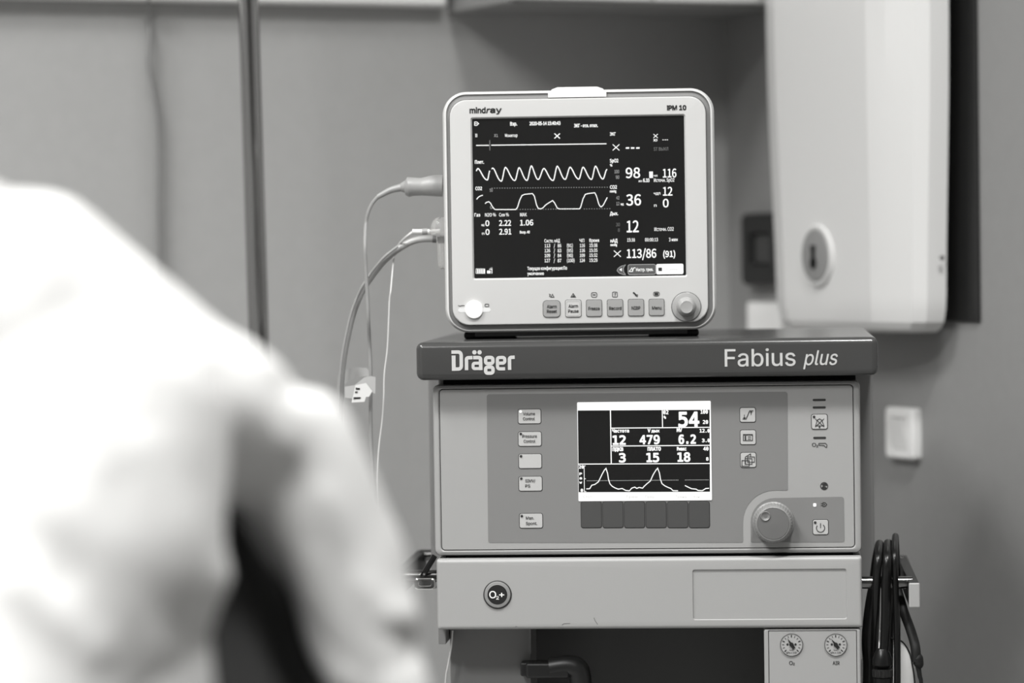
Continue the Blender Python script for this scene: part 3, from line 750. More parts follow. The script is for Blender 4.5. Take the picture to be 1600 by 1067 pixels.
def bump_curve(ks):
    out = []
    for i in range(len(ks)-1):
        (xa_, ya_), (xb_, yb_) = ks[i], ks[i+1]
        for k in range(10):
            t = k/10; s = (1-math.cos(math.pi*t))/2
            if yb_ > ya_: s = (1-math.cos(math.pi*t**.82))/2      # falling limb: slower tail
            out.append((xa_+(xb_-xa_)*t, ya_+(yb_-ya_)*s))
    return out+[ks[-1]]
nl(W_, bump_curve([(743.8, 267), (746.8, 263.2), (761.5, 281.2), (765.5, 266.8)]), 1.7)
pk = [(768, 263.8), (770.2, 262.5), (783.3, 283), (789.8, 261.4), (804.5, 282), (811.2, 262), (823.4, 281.8), (830.3, 259.2), (841, 280.4), (850, 263.2), (864.2, 282), (870.8, 259.6), (883, 280.2), (891, 261.2), (904.4, 279.8), (911.2, 261.2), (924.2, 280.2), (930.6, 259.6), (942, 279.6), (948.6, 264.5)]
nl(W_, bump_curve(pk), 1.7)
tx('SpO2', 953, 966, 253.6, 5.2, .8); tx('%', 953.2, 956.6, 260, 3.8, .6)
tx('100', 960, 967.4, 270.6, 5.2, .1, mb=G_); tx('90', 962.2, 967.6, 279.4, 5.2, .1, mb=G_)
tx('98', 978, 1000, 277.8, 15.6, .7); tx('116', 1036, 1056.6, 277.0, 13, .6)
q = nrect(1014.4, 1020.2, 268, 278, NY); W_.flat(rrect(q[0], q[1], q[2], q[3], .0001, 1), NY)
tx('чп', 1021.4, 1027, 276, 3.6, .3); tx('ип', 998, 1003, 284.4, 3.6, .3); tx('6.33', 1005, 1014.6, 284.3, 5.2, .9); tx('Источн. SpO2', 1021.8, 1053.6, 284, 5.4, .35)
for k in range(47):
    x = 768+k*4; nl(G_, [(x, 294-.0085*(x-768)), (x+1.6, 294-.0085*(x-768))], .8)
    if k > 8 and not (895 < x < 910): nl(G_, [(x, 327.6-.0085*(x-768)), (x+1.6, 327.6-.0085*(x-768))], .7)
tx('CO2', 743, 753, 297, 5.2, .8); tx('50', 765, 769.8, 299.6, 4.8, .1, mb=G_); tx('0', 766, 769.4, 326.4, 4.8, .1, mb=G_)
nl(W_, [(744.8, 311.5), (746.5, 309), (749.1, 306.8), (754.4, 304.9)], 1.4)
C2 = [(757.9, 318), (760.5, 316), (763.7, 315), (766.6, 317.6), (769.3, 322.9), (772.8, 326.9), (775, 327.3), (806, 327.3), (808.6, 323.8), (812.1, 312.4), (815.6, 305.4), (820, 303.6), (831.9, 302.4), (834.9, 306.3), (838.4, 320.3), (841, 325.5), (843.6, 326.2), (846.3, 325.9), (849, 324), (852.4, 320.3), (857, 317.2), (863.4, 313.3), (866.4, 316.8), (870.8, 325.2), (874.3, 326.4), (905.8, 326.2), (907.5, 322.9), (911, 310.6), (914.5, 303.6), (919.8, 302.2), (929.4, 301.2), (932, 306.3), (935.5, 318.5), (937.6, 322.3), (939.4, 323.2), (942.5, 320.6), (948.8, 308.4)]
nl(W_, C2, 1.4)
tx('CO2', 953.4, 963.8, 294.8, 5.2, .8); tx('mmHg', 953, 962.8, 300.6, 3.6, .6)
tx('42', 963, 967.8, 311.6, 5, .1, mb=G_); tx('12', 963, 967.8, 320.6, 5, .1, mb=G_); tx('вд', 970, 974.4, 320.4, 3.6, .5)
tx('36', 978.8, 1001.4, 320.6, 16.6, .7); tx('чдп', 1021.6, 1031.8, 304, 4.4, .3); tx('12', 1036.2, 1050.4, 305.4, 13, .6); tx('п', 1022, 1025.8, 323, 4.6, .3); tx('0', 1036, 1044.6, 323.6, 12.6, .6)
tx('Дых.', 953.2, 965.6, 336, 5.2, .8); tx('30', 962.4, 968.6, 353.4, 5.2, .0, mb=D_); tx('8', 965.4, 968.6, 362, 5.2, .0, mb=D_)
tx('12', 979.6, 997.8, 362.6, 17.6, .7); tx('Источн. CO2', 1022.6, 1052.6, 360.6, 5.6, .3)
tx('Газ', 741.6, 750.2, 338.2, 5, .8); tx('N2O %', 758, 775, 338.2, 5.2, .3); tx('Сев %', 780, 795, 338, 5.2, .3); tx('МАК', 812.8, 823, 338, 5.4, .3)
tx('вд', 752.4, 756.8, 353, 3.6, .3); tx('0', 758.6, 764.4, 353, 8.4, .5); tx('2.22', 780, 798.4, 352.6, 8.4, .5); tx('1.06', 812.8, 833, 352, 8.4, .5)
tx('п', 753.2, 756.8, 366.6, 3.8, .3); tx('0', 758.8, 764.8, 366.6, 8.4, .5); tx('2.91', 780.2, 798.8, 366.2, 8.6, .5); tx('Возр. 40', 812.4, 827.6, 364.6, 4, .6)
tx('Систе. нАД', 850.8, 874.8, 378.6, 5.2, .35); tx('ЧП', 905.4, 912.8, 378.4, 5.2, .35); tx('Время', 921, 936, 378, 5.2, .45)
for k, (a, b, c, d, e) in enumerate((('113', '86', '(91)', '116', '15:38'), ('126', '83', '(95)', '116', '15:35'), ('109', '84', '(90)', '109', '15:32'), ('127', '87', '(100)', '124', '15:29'))):
    y = 386.4+k*7.75
    tx(a, 851, 859.6, y, 5.2, .35); tx('/', 865.2, 867.2, y, 5.2, .35); tx(b, 871.4, 877, y, 5.2, .35); tx(c, 886, 895 if k < 3 else 897.6, y-.2, 5.2, .35); tx(d, 906, 913.8, y-.3, 5.2, .35); tx(e, 921, 933.4, y-.6, 5.2, .35)
tx('нАД', 954, 964.8, 378.6, 5.4, .8); tx('mmHg', 954, 964, 384.2, 3.4, .8); tx('15:38', 980, 992, 377.4, 5.2, .35); tx('00:00:13', 1008, 1028, 377, 5.2, .35); tx('3 мин', 1045.2, 1058.6, 376.8, 5.2, .45)
xmark(964.6, 396.4, 5.4, 1.2); tx('113/86', 979.8, 1025.2, 402.6, 13.2, .7); tx('(91)', 1036.6, 1054.8, 401.4, 9.2, .7)
tx('Текущая конфигурация:По', 824.2, 886, 421.6, 5.2, .5); tx('умолчанию', 824.2, 849.8, 429.6, 5, .5)
for k in range(4): q = nrect(745.4+k*3.2, 747.7+k*3.2, 420.8, 426.6, NY); W_.flat(rrect(q[0], q[1], q[2], q[3], .0001, 1), NY)
W_.ribbon([nd_(*p) for p in ((743.8, 420), (757.6, 420), (757.6, 427.2), (743.8, 427.2))], .7*PXN, NY, True)
q = nrect(761, 766.4, 422.6, 427.2, NY); W_.flat(rrect(q[0], q[1], q[2], q[3], .0001, 1), NY); nl(W_, [(764.5, 420.6), (768.6, 420.4), (768.6, 427.4)], 1.2); nl(G_, [(766, 418.4), (769, 418.2), (769, 420)], .8)
W_.ribbon([nd_(*p) for p in ((741.6, 190.6), (745, 190.6), (748, 193.2), (745, 196), (741.6, 196))], 1.1*PXN, NY, True); nl(W_, [(742, 193.3), (746, 193.3)], 1.0)
# soft keys drawn on the screen
q = nrect(981.3, 1024.6, 413.2, 428.8, NY)
K_ = MB(); K_.flat(rrect(q[0], q[1], q[2], q[3], .0019, 4), NY+.0002)
K_.flat([nd_(*p) for p in ((977.6, 413.6), (970, 416), (965.2, 420), (964.2, 423), (968, 427), (975, 429.2), (977.4, 429.2), (974.6, 425), (974.0, 420), (975, 416.6))], NY+.0002)
K_.build('screen_keys', emi('screen_key_grey', .07, 1), ss, smooth=False)
G_.ribbon(rrect(q[0], q[1], q[2], q[3], .0019, 4), .9*PXN, NY, True)
G_.ribbon([nd_(*p) for p in ((977.6, 413.6), (970, 416), (965.2, 420), (964.2, 423), (968, 427), (975, 429.2), (977.4, 429.2), (974.6, 425), (974.0, 420), (975, 416.6))], .8*PXN, NY, True)
W_.flat([nd_(*p) for p in ((967.6, 421.2), (971.6, 418.6), (971.6, 423.8))], NY)
tx('Настр. трев.', 994, 1020.6, 423.4, 4.8, .5); nl(W_, [(983, 424.2), (987.4, 418.4), (988.6, 424.2), (983, 424.2)], 1.0); nl(W_, [(988, 424.2), (990.2, 418.4), (993, 418.4)], 1.1)
q = nrect(1025.4, 1067.8, 412.2, 428.4, NY); WK = MB().flat(rrect(q[0], q[1], q[2], q[3], .0016, 4), NY+.0002); WK.build('white_key', M_on, ss, smooth=False)
B_ = MB(); q = nrect(1028.6, 1034.4, 418, 423.6, NY); B_.flat(rrect(q[0], q[1], q[2], q[3], .0003, 2), NY)
B_.build('key_symbol', M_ink, ss, smooth=False)
fg = MB(); tx('Гл. меню', 1038, 1060, 422.6, 4, 0, mb=fg); fg.build('faint_lettering', emi('screen_faint', .55, 1), ss, smooth=False)
W_.build('readouts', M_on, ss, smooth=False); G_.build('scale_marks', M_mid, ss, smooth=False); D_.build('dim_readouts', M_dim, ss, smooth=False)

# bezel lettering
BY = -.0003
def bt(mb, s, a, b, y, cap, bold=.3, fn=INTER, shear=0, yy=BY):
    mb.text(s, na(a, y)[0], na(b, y)[0], na((a+b)/2, y)[1], cap*PXN, yy, fn, bold*PXN, shear)
t_ = MB(); bt(t_, 'mind', 734.2, 758.4, 176.6, 8.6, 1.0); bt(t_, 'r', 759.8, 763.8, 176.4, 8.4, 1.0, shear=.25); bt(t_, 'ay', 766.2, 783.6, 176.0, 8.4, 1.0)
bt(t_, 'iPM 10', 1042.6, 1071.8, 171.8, 6.9, 1.1)
t_.build('lettering', M_ink, bz, smooth=False)['label'] = 'black maker name and model lettering on the bezel'
# function buttons
def nbtn(x0, x1, y0, y1, lines, m, r=.0022, inner=False):
    q = nrect(x0, x1, y0, y1); o = key(*q, r, 0, m, mo, 'function_button', .0012, .0005)
    if inner:
        lp_ = rrect(q[0], q[1], q[2]-.0036, q[3]-.0036, .0012, 4); MB().ribbon(lp_, .0003, -.00135, True).build('inner_outline', M_btn, o, smooth=False)
    t_ = MB()
    for (s, a, b, y) in lines: bt(t_, s, a, b, y, 5.0, .3, yy=-.0015)
    t_.build('lettering', M_ink, o, smooth=False)
nbtn(848, 876, 469, 496, [('Alarm', 854.6, 869.8, 481.4), ('Reset', 854.6, 870, 488.8)], M_btn, .004)
nbtn(883, 908.6, 468, 495.6, [('Alarm', 888.4, 903.2, 480.6), ('Pause', 888, 904, 488.4)], M_btnl, .0022, True)
nbtn(915.6, 941, 467.8, 494.8, [('Freeze', 919.6, 937, 484.4)], M_btn)
nbtn(948.4, 974, 467.4, 494.5, [('Record', 952, 971, 484)], M_btn)
nbtn(981, 1006.5, 466.9, 494, [('NIBP', 987, 1000.4, 483.6)], M_btn)
nbtn(1013.5, 1038.4, 466.7, 493.4, [('Menu', 1019, 1033.4, 483.4)], M_btn)
s6 = lambda x, y: na(x/5.614+840, y/5.614+430)
i_ = MB()
def si(pts, wd=1.0, closed=False): i_.ribbon([s6(*p) for p in pts], wd*PXN, BY, closed)
si([(118, 192), (130, 166), (144, 192)], 1, True); si([(100, 164), (112, 170), (104, 184), (116, 192)], 1.1)
si([(292, 192), (312, 160), (334, 192)], 1, True); si([(304, 188), (322, 172)], 1.0); si([(310, 190), (328, 180)], 1.0)
i_.ribbon(rrect(*s6(496, 172), 48*PXN/5.614, 40*PXN/5.614, .0014, 4), .9*PXN, BY, True); si([(482, 172), (510, 172)], 1.4)
i_.ribbon(rrect(*s6(678, 169), 42*PXN/5.614, 44*PXN/5.614, .0008, 4), .9*PXN, BY, True); si([(670, 164), (686, 158), (682, 172), (676, 184)], .9)
si([(838, 150), (858, 168)], 2.4); si([(852, 164), (876, 188)], 1.6); i_.ribbon(rrect(*s6(868, 176), 20*PXN/5.614, 14*PXN/5.614, .0006, 3), .8*PXN, BY, True)
i_.ribbon(rrect(*s6(1042, 164), 52*PXN/5.614, 36*PXN/5.614, .0018, 4), .8*PXN, BY, True); i_.flat(rrect(*s6(1042, 164), 34*PXN/5.614, 22*PXN/5.614, .0002, 1), BY)
s5 = lambda x, y: na(x/5.614+640, y/5.614+430)
i_.ribbon([s5(*p) for p in ((426, 264), (440, 272), (456, 266), (482, 266))], 1.0*PXN, BY); i_.ribbon(rrect(*s5(678, 264), 32*PXN/5.614, 22*PXN/5.614, .0005, 2), .9*PXN, BY, True)
i_.build('symbol', M_ink, bz, smooth=False)
q = nrect(715.8, 766.6, 481, 487.6); MB().plate(*q, .0021, .001, -.0004, .0003).build('status_lamps', emi('status_lamp', .95, .9), mo)
c_ = na(740.7, 483.6); pr_ = 14.2*PXN
MB().lathe([(pr_, -.001), (pr_, .0016), (pr_*.95, .0024), (pr_*.6, .0027), (0, .0028)], front(*c_), 40).build('power_button', mat('power_button_white', .92, .35), mo)
c_ = na(1072.4, 479.2); kr = 23.3*PXN
kb = MB().lathe([(kr, -.001), (kr, .0004), (kr*.965, .0006)], front(*c_), 48).build('knob_groove', M_ink, mo)
kn = MB().lathe([(kr*.965, -.001), (kr*.965, .0012), (kr*.93, .0016), (kr*.66, .0022), (kr*.62, .0040), (kr*.57, .011), (kr*.50, .0135), (kr*.40, .0145), (kr*.36, .0142), (0, .0142)], front(*c_), 48).build('navigation_knob', mat('nav_knob', .33, .3), mo)

# ------------------------------------------------------------------ cables on the monitor's left side
def nw(x, y, d): return NF.M @ NF.at3(x, y, d)
CD = .045
s = lambda x, y: (500+x/4.85, 240+y/4.85)
sp = thing('sensor_cable', 'light grey sensor plug and cable on the monitor side, uppermost of its leads', 'cable', loc=nw(*s(912, 244), CD))
def rel(p, o): return p-Vector(o.location)
ax = [(930, 244, 84), (880, 243, 83), (840, 245, 79), (770, 251, 68), (705, 251, 71), (672, 253, 77), (655, 254, 66), (640, 254, 46), (612, 258, 30)]
MB().tube([rel(nw(*s(x, y), CD), sp) for x, y, r in ax], [r/4.85*PXN for x, y, r in ax], 28, res=4).build('plug', M_cuff, sp)
ax = [(628, 256, 33), (600, 260, 29), (540, 275, 25), (490, 299, 22), (438, 328, 19)]
MB().tube([rel(nw(*s(x, y), CD), sp) for x, y, r in ax], [r/4.85*PXN for x, y, r in ax], 16).build('strain_relief', M_cuff, sp)
cpts = [s(450, 322), s(425, 342), s(390, 388), s(362, 455), s(347, 545), s(341, 700), s(347, 850), s(355, 1000), (574, 461), (575.6, 500), (577.4, 539), (579.2, 584), (579, 640), (579.8, 690), (582.4, 740), (588, 800), (592, 880), (600, 1000), (604, 1150)]
MB().tube([rel(nw(x, y, CD-(.012 if 380 < y < 520 else 0)), sp) for x, y in cpts], 3.0*PXN, 10).build('cable', M_cable, sp)

ho = thing('pressure_hose', 'thick grey cuff hose curving down from the monitor side beside the sensor cable', 'hose', loc=nw(690, 374, CD+.01))
h = [(694, 374.2), (665, 373.2), (644, 377), (623.7, 388), (603, 404.5), (586.6, 423.5), (573, 443), (563, 461), (551.5, 491), (543, 527), (537, 560), (533.4, 596), (532, 632), (532, 680), (533, 760), (536, 880), (540, 1000), (542, 1150)]
MB().tube([rel(nw(x, y, CD+.012), ho) for x, y in h], [5.4*PXN]*6+[5.0*PXN]*12, 14).build('hose', M_hose, ho)
MB().tube([rel(nw(694, 374.2, CD+.012), ho), rel(nw(676, 373.4, CD+.012), ho)], 5.9*PXN, 16, smooth=False).build('end_ferrule', mat('ferrule_dark', .12, .4), ho)
MB().tube([rel(nw(x-2.2, y-3.2, CD+.005), ho) for x, y in h[3:]], 2.2*PXN, 8).build('side_tube', M_cable, ho)

tp = thing('water_trap', 'clear plastic water trap dome on the left side of the monitor', 'water trap', loc=nw(686, 372, CD))
c_ = rel(nw(690, 360, CD-.005), tp)
MB().lathe([(.0118, -.004), (.0122, .002), (.0108, .008), (.007, .0122), (.003, .0138), (0, .014)], Matrix.Translation(c_), 24).build('dome', M_clear, tp)
MB().lathe([(.003, -.040), (.0058, -.037), (.0068, -.026), (.0072, -.010), (.0076, -.005)], Matrix.Translation(c_+Vector((.0015, 0, 0))), 20).build('reservoir', M_clear, tp)
MB().tube([rel(nw(672, 362, CD-.008), tp), rel(nw(688, 361, CD-.008), tp)], 3.2*PXN, 12, smooth=False).build('port', M_wplast, tp)
sl = thing('sampling_line', 'very thin pale sampling line hanging from the water trap', 'tube', loc=nw(664, 362, CD-.012))
q = [s(830, 592), s(700, 592)]
MB().tube([rel(nw(*q[0], CD-.012), sl), rel(nw(*q[1], CD-.012), sl)], 4.2*PXN, 12, smooth=False).build('luer_connector', M_label, sl)
MB().tube([rel(nw(*s(815, 590), CD-.012), sl), rel(nw(*s(775, 592), CD-.012), sl)], 5.2*PXN, 12, smooth=False).build('luer_nut', M_cuff, sl)
tl = [(*s(705, 594), -.012), (*s(660, 628), -.008), (*s(620, 664), .006), (*s(590, 700), .018), (*s(566, 755), .02), (*s(557, 810), .018), (*s(548, 900), .01), (*s(536, 1040), 0), (608.6, 468, 0), (607.3, 500, 0), (605.2, 545, 0), (600.6, 584, 0), (599.6, 620, 0), (596.8, 659, 0), (591.6, 704, 0), (589, 760, 0), (591, 850, 0), (588, 1000, 0), (590, 1150, 0)]
MB().tube([rel(nw(x, y, CD+d), sl) for x, y, d in tl], [2.6*PXN, 2.3*PXN, 2.0*PXN, 1.5*PXN]+[1.2*PXN]*15, 8).build('tube', M_label, sl)

s7 = lambda x, y: (500+x/3.336, 440+y/3.336)
st = thing('cable_strap', 'grey tape strap with a printed label tying hose and cable together', 'strap', loc=nw(560, 598, CD+.005))
bd = MB()
arc_t = [s7(88, 560), s7(92, 500), s7(140, 458), s7(190, 446), s7(245, 450), s7(262, 482)]; arc_b = [s7(92, 590), s7(104, 560), s7(140, 524), s7(190, 500), s7(240, 492), s7(266, 500)]
va = [rel(nw(*p, CD+.024), st) for p in arc_t]+[rel(nw(*p, CD+.024), st) for p in arc_b]
n_ = len(arc_t)
bd.loft([[va[i], va[i]+Vector((0, .0008, 0)), va[n_+i]+Vector((0, .0008, 0)), va[n_+i]] for i in range(n_)]); bd.build('strap_band', M_tape, st)
bd = MB()
lo_t = [s7(128, 548), s7(180, 540), s7(232, 498), s7(268, 492), s7(290, 498)]; lo_b = [s7(130, 604), s7(180, 612), s7(240, 590), s7(272, 578), s7(288, 584)]
va = [rel(nw(*p, CD-.014), st) for p in lo_t]+[rel(nw(*p, CD-.014), st) for p in lo_b]; n_ = len(lo_t)
bd.loft([[va[i], va[i]+Vector((0, .0008, 0)), va[n_+i]+Vector((0, .0008, 0)), va[n_+i]] for i in range(n_)]); bd.build('strap_tab', M_tape, st)
lb = [s7(184, 540), s7(240, 528), s7(272, 570), s7(256, 600), s7(240, 600), s7(232, 626), s7(164, 630)]
LBY = CD-.016
va = [rel(nw(*p, LBY), st) for p in lb]
lab = MB().loft([va, [v+Vector((0, .0006, 0)) for v in va]]).build('label_tag', M_label, st, smooth=False)
t_ = MB()
for (s_, x, xx, y) in (('Sea', 187, 207, 562), ('нт', 184, 196, 580), ('реанимат', 176, 212, 610)):
    a = rel(nw(*s7(x, y), LBY-.0006), st); b = rel(nw(*s7(xx, y), LBY-.0006), st); t_.text(s_, a.x, b.x, a.z, 2.6*PXN, a.y, CJK, .7*PXN)
t_.build('lettering', M_ink, lab, smooth=False)

# ------------------------------------------------------------------ black hoses over the right rail
def mw(x, y, d): return MF.M @ MF.at3(x, y, d)
def hose(name, label, path, r, group=None, m=None):
    """path: (px, py, depth behind the machine front)"""
    o = thing(name, label, 'hose', loc=mw(*path[0]), group=group)
    MB().tube([rel(mw(*p), o) for p in path], r, 14).build('hose', m or M_rub, o)
    return o
HR = 7.2*PXM
hose('gas_hose', 'black gas hose looped over the right rail, nearest the machine body',
     [(1360, 1200, .10), (1360, 1060, .10), (1361, 960, .10), (1367, 885, .11), (1374, 850, .09), (1373, 866, .0), (1369.5, 910, -.004), (1368, 960, .004), (1366, 1010, .022), (1365, 1070, .024), (1364, 1200, .024)], 6.5*PXM)
g2 = hose('gas_hose', 'thick black gas hose on the right rail with a ribbed connector collar',
     [(1388, 1200, .10), (1388, 1060, .10), (1390, 960, .11), (1390, 885, .11), (1388, 850, .09), (1387, 866, .0), (1384.5, 910, -.006), (1384, 960, -.006), (1382, 1010, -.004), (1379, 1050, -.004), (1379, 1200, -.004)], 7.6*PXM)
c_ = rel(mw(1379, 1051, -.004), g2); 
co = MB(); lo_ = []
for (rf, h_) in ((.9, -.0095), (1, -.0085), (1, -.003), (1.0, -.002), (.86, -.001)):
    lo_.append([c_+Vector((16.2*PXM*rf*(1-.05*(k % 4 < 2)*(abs(h_+.005) < .0046))*math.cos(2*math.pi*k/72), 16.2*PXM*rf*(1-.05*(k % 4 < 2)*(abs(h_+.005) < .0046))*math.sin(2*math.pi*k/72), h_+.005)) for k in range(72)])
co.loft(lo_).build('collar', mat('collar_dark', .03, .25, .6), g2)
MB().lathe([(.0, 0), (9.5*PXM, 0), (15.5*PXM, .004), (15*PXM, .010), (12*PXM, .016), (8.5*PXM, .020)], Matrix.Translation(c_+Vector((0, 0, .004))), 28).build('boot', M_rub, g2)
MB().lathe([(14*PXM, -.2), (14*PXM, -.005)], Matrix.Translation(c_), 24).build('socket_sleeve', M_rub, g2)
hose('gas_hose', 'slim black gas hose hanging straight down at the outer side of the loops',
     [(1402, 1200, .10), (1402, 1000, .10), (1402, 900, .12), (1400, 850, .11), (1399, 838, .08), (1398, 862, .0), (1399, 910, -.004), (1401, 970, -.004), (1402, 1030, -.004), (1402, 1200, -.004)], 5.2*PXM)
hose('gas_hose', 'black hose lying against the side of the machine table, under the rail',
     [(1366, 905, .06), (1359, 940, .055), (1354, 980, .055), (1353, 1010, .055), (1355, 1040, .055), (1354, 1090, .055), (1354, 1200, .055)], 6.8*PXM)
g5 = hose('mains_cable', 'black power lead bending out to the right of the rail with a moulded end',
     [(1388, 872, .05), (1394, 895, .042), (1403, 925, .034), (1412, 955, .018), (1423, 985, .0), (1430, 1010, -.012), (1432, 1034, -.014)], 7.6*PXM, m=M_rubm)
MB().tube([rel(mw(1431, 1024, -.014), g5), rel(mw(1434, 1028, -.014), g5), rel(mw(1435, 1038, -.014), g5), rel(mw(1434, 1042, -.014), g5)], [6*PXM, 8.2*PXM, 8*PXM, 5.5*PXM], 16).build('moulded_end', M_rubm, g5)
MB().tube([rel(mw(1434, 1038, -.014), g5), rel(mw(1437, 1055, -.014), g5), rel(mw(1440, 1080, -.014), g5), rel(mw(1440, 1200, -.014), g5)], [4.6*PXM, 3.6*PXM, 3*PXM, 3*PXM], 10).build('thin_lead', M_rubm, g5)
tag(MB().tube([mw(1392, 997, .1), mw(1404, 1000, .1), mw(1412, 1005, .1), mw(1420, 1018, .1), mw(1425, 1036, .1), mw(1430, 1080, .1), mw(1432, 1200, .1)], 1.4*PXM, 8).build('thin_wire', M_rubm),
    'thin dark wire curving down behind the black hoses', 'wire')
tag(MB().tube([mw(707, 985, .03), mw(705, 1010, .03), mw(700, 1040, .03), mw(696, 1070, .03), mw(692, 1200, .03)], 1.5*PXM, 8).build('thin_tube', M_label),
    'thin pale tube hanging at the left edge under the machine table', 'tube')
cn = thing('suction_canister', 'white rounded plastic canister half hidden behind the black hoses', 'canister', loc=PT(1386, 1090, 3.44)-Vector((0, 0, .10)))
MB().lathe([(.0, 0), (.026, 0), (.029, .006), (.030, .10), (.029, .135), (.024, .152), (.014, .160), (0, .162)], Matrix(), 32).build('vessel', M_wplast, cn)
MB().box(-.085, .0, -.008, .008, .06, .075, .002).build('bracket', M_side, cn)
MB().lathe([(.008, 0), (.008, .012), (.004, .014), (.004, .022)], Matrix.Translation((0, 0, .16)), 16).build('spout', M_wplast, cn)

# ------------------------------------------------------------------ the person in the foreground
def blob(name, caps, voxel, m, parent=None, smooth=6, disp=None, ells=()):
    """one continuous skin over tapering limbs (p0, r0, p1, r1) and ellipsoids (centre, radii, rotation z)"""
    bm = bmesh.new()
    for (a, ra, b, rb) in caps:
        a, b = Vector(a), Vector(b); d = b-a; L_ = d.length
        q = d.to_track_quat('Z', 'Y').to_matrix().to_4x4()
        n = 20; rows = []
        k0 = [(-math.cos(t), math.sin(t)) for t in [math.pi/2*i/5 for i in range(6)]]
        prof = [(ra*c, ra*s_) for (c, s_) in k0]+[(L_+rb*s_, rb*c) for (s_, c) in [(math.sin(t), math.cos(t)) for t in [math.pi/2*i/5 for i in range(6)]]]
        for (h_, r_) in prof:
            rows.append([bm.verts.new(a+q.to_3x3() @ Vector((max(r_, 1e-4)*math.cos(2*math.pi*k/n), max(r_, 1e-4)*math.sin(2*math.pi*k/n), h_))) for k in range(n)])
        for i in range(len(rows)-1):
            for k in range(n): bm.faces.new((rows[i][k], rows[i][(k+1) % n], rows[i+1][(k+1) % n], rows[i+1][k]))
        bm.faces.new(rows[0][::-1]); bm.faces.new(rows[-1])
    for (c, rad, rot) in ells:
        Mx = Matrix.Translation(c) @ rot.to_4x4() @ Matrix.Diagonal((*rad, 1))
        bmesh.ops.create_uvsphere(bm, u_segments=24, v_segments=16, radius=1, matrix=Mx)
    me = bpy.data.meshes.new(name); bm.to_mesh(me); bm.free()
    o = bpy.data.objects.new(name, me); COL.objects.link(o)
    md = o.modifiers.new('r', 'REMESH'); md.mode = 'VOXEL'; md.voxel_size = voxel; md.adaptivity = 0
    sm = o.modifiers.new('s', 'SMOOTH'); sm.iterations = smooth; sm.factor = .5
    dg = bpy.context.evaluated_depsgraph_get(); me2 = bpy.data.meshes.new_from_object(o.evaluated_get(dg))
    o.modifiers.clear(); o.data = me2; bpy.data.meshes.remove(me)
    if disp:
        nrm = [v.normal.copy() for v in me2.vertices]
        for v, n_ in zip(me2.vertices, nrm): v.co += n_*disp(v.co)
    for p in me2.polygons: p.use_smooth = True
    me2.materials.clear(); me2.materials.append(m)
    if parent: o.parent = parent
    return o
Q = lambda x, y, d: PT(x, y, d)
PS = 2.0/F
I3 = Matrix.Identity(3)
sh = Q(450, 702, 2.06)                              # right shoulder
el = Q(624, 1140, 2.03)
wr = el+Vector((-.10, .22, -.04))
nk = Q(-60, 420, 2.02); hdc = nk+Vector((-.12, .06, .10))
pel = Vector((-.27, 1.86, .88)); che = Q(80, 620, 2.0)
shl = nk+Vector((-.20, .10, -.10)); ell = shl+Vector((-.04, .10, -.28)); wrl = ell+Vector((.10, .22, -.02))
hipR, hipL = pel+Vector((.085, -.02, -.03)), pel+Vector((-.085, .03, -.03))
kneR, kneL = Vector((hipR.x+.01, hipR.y+.02, .50)), Vector((hipL.x-.01, hipL.y+.03, .50))
ankR, ankL = Vector((hipR.x+.01, hipR.y-.02, .09)), Vector((hipL.x-.01, hipL.y, .09))
FWD = Vector((-.35, .94, 0)).normalized()           # the way the person faces
def hand_caps(w0, side):
    """palm, four fingers of different lengths and a thumb"""
    d = Vector((-.25, .93, -.25)).normalized(); lat = Vector((0, 0, 1)).cross(d).normalized()*side; dn = Vector((0, 0, -1))
    pc_ = w0+d*.045; c = []
    for k in range(4):
        b0 = w0+d*.02+lat*(-.022+.015*k); b1 = w0+d*.085+lat*(-.030+.020*k)
        c.append((b0, .013, b1, .0105))
        Ln = (.062, .074, .070, .054)[k]
        m1 = b1+(d*.9+dn*.35).normalized()*Ln*.5; m2 = m1+(d*.55+dn*.85).normalized()*Ln*.5
        c += [(b1, .0092, m1, .0085), (m1, .0085, m2, .0070)]
    t0 = w0+d*.025-lat*.028; t1 = t0+(d*.6-lat*.7).normalized()*.042; t2 = t1+(d*.9-lat*.2).normalized()*.030
    return c+[(t0, .013, t1, .0105), (t1, .010, t2, .008)]
fc = Vector((FWD.x, FWD.y, -.25)).normalized()
lat = Vector((0, 0, 1)).cross(fc).normalized()
hrot = fc.to_track_quat('Y', 'Z').to_matrix()
body_caps = [(pel, .115, che, .085), (che, .085, nk, .06), (nk, .055, hdc, .055), (che, .06, sh, .034), (sh, .034, el, .024), (el, .024, wr, .022), (nk+Vector((0, 0, -.1)), .07, shl, .055), (shl, .042, ell, .034), (ell, .034, wrl, .024),
             (hipR, .09, kneR, .058), (kneR, .055, ankR, .036), (hipL, .09, kneL, .058), (kneL, .055, ankL, .036),
             (ankR+Vector((0, 0, -.04)), .034, ankR+FWD*.15+Vector((0, 0, -.055)), .028), (ankL+Vector((0, 0, -.04)), .034, ankL+FWD*.15+Vector((0, 0, -.055)), .028)]
nose = hdc+fc*.105
body_caps += [(hdc+fc*.088+Vector((0, 0, .02)), .010, nose+Vector((0, 0, -.008)), .014), (hdc+fc*.06+Vector((0, 0, -.07)), .035, hdc+fc*.075+Vector((0, 0, -.085)), .028),
              (hdc+fc*.092+lat*.018+Vector((0, 0, -.045)), .007, hdc+fc*.092-lat*.018+Vector((0, 0, -.045)), .007)]
for s_ in (-1, 1): body_caps += [(hdc+lat*s_*.078+Vector((0, 0, .018)), .012, hdc+lat*s_*.080+Vector((0, 0, -.022)), .010)]
body_caps += hand_caps(wr, 1)+hand_caps(wrl, -1)
pe = blob('person', body_caps, .0075, M_skin, None, 3, None, [(hdc, (.076, .098, .112), hrot)])
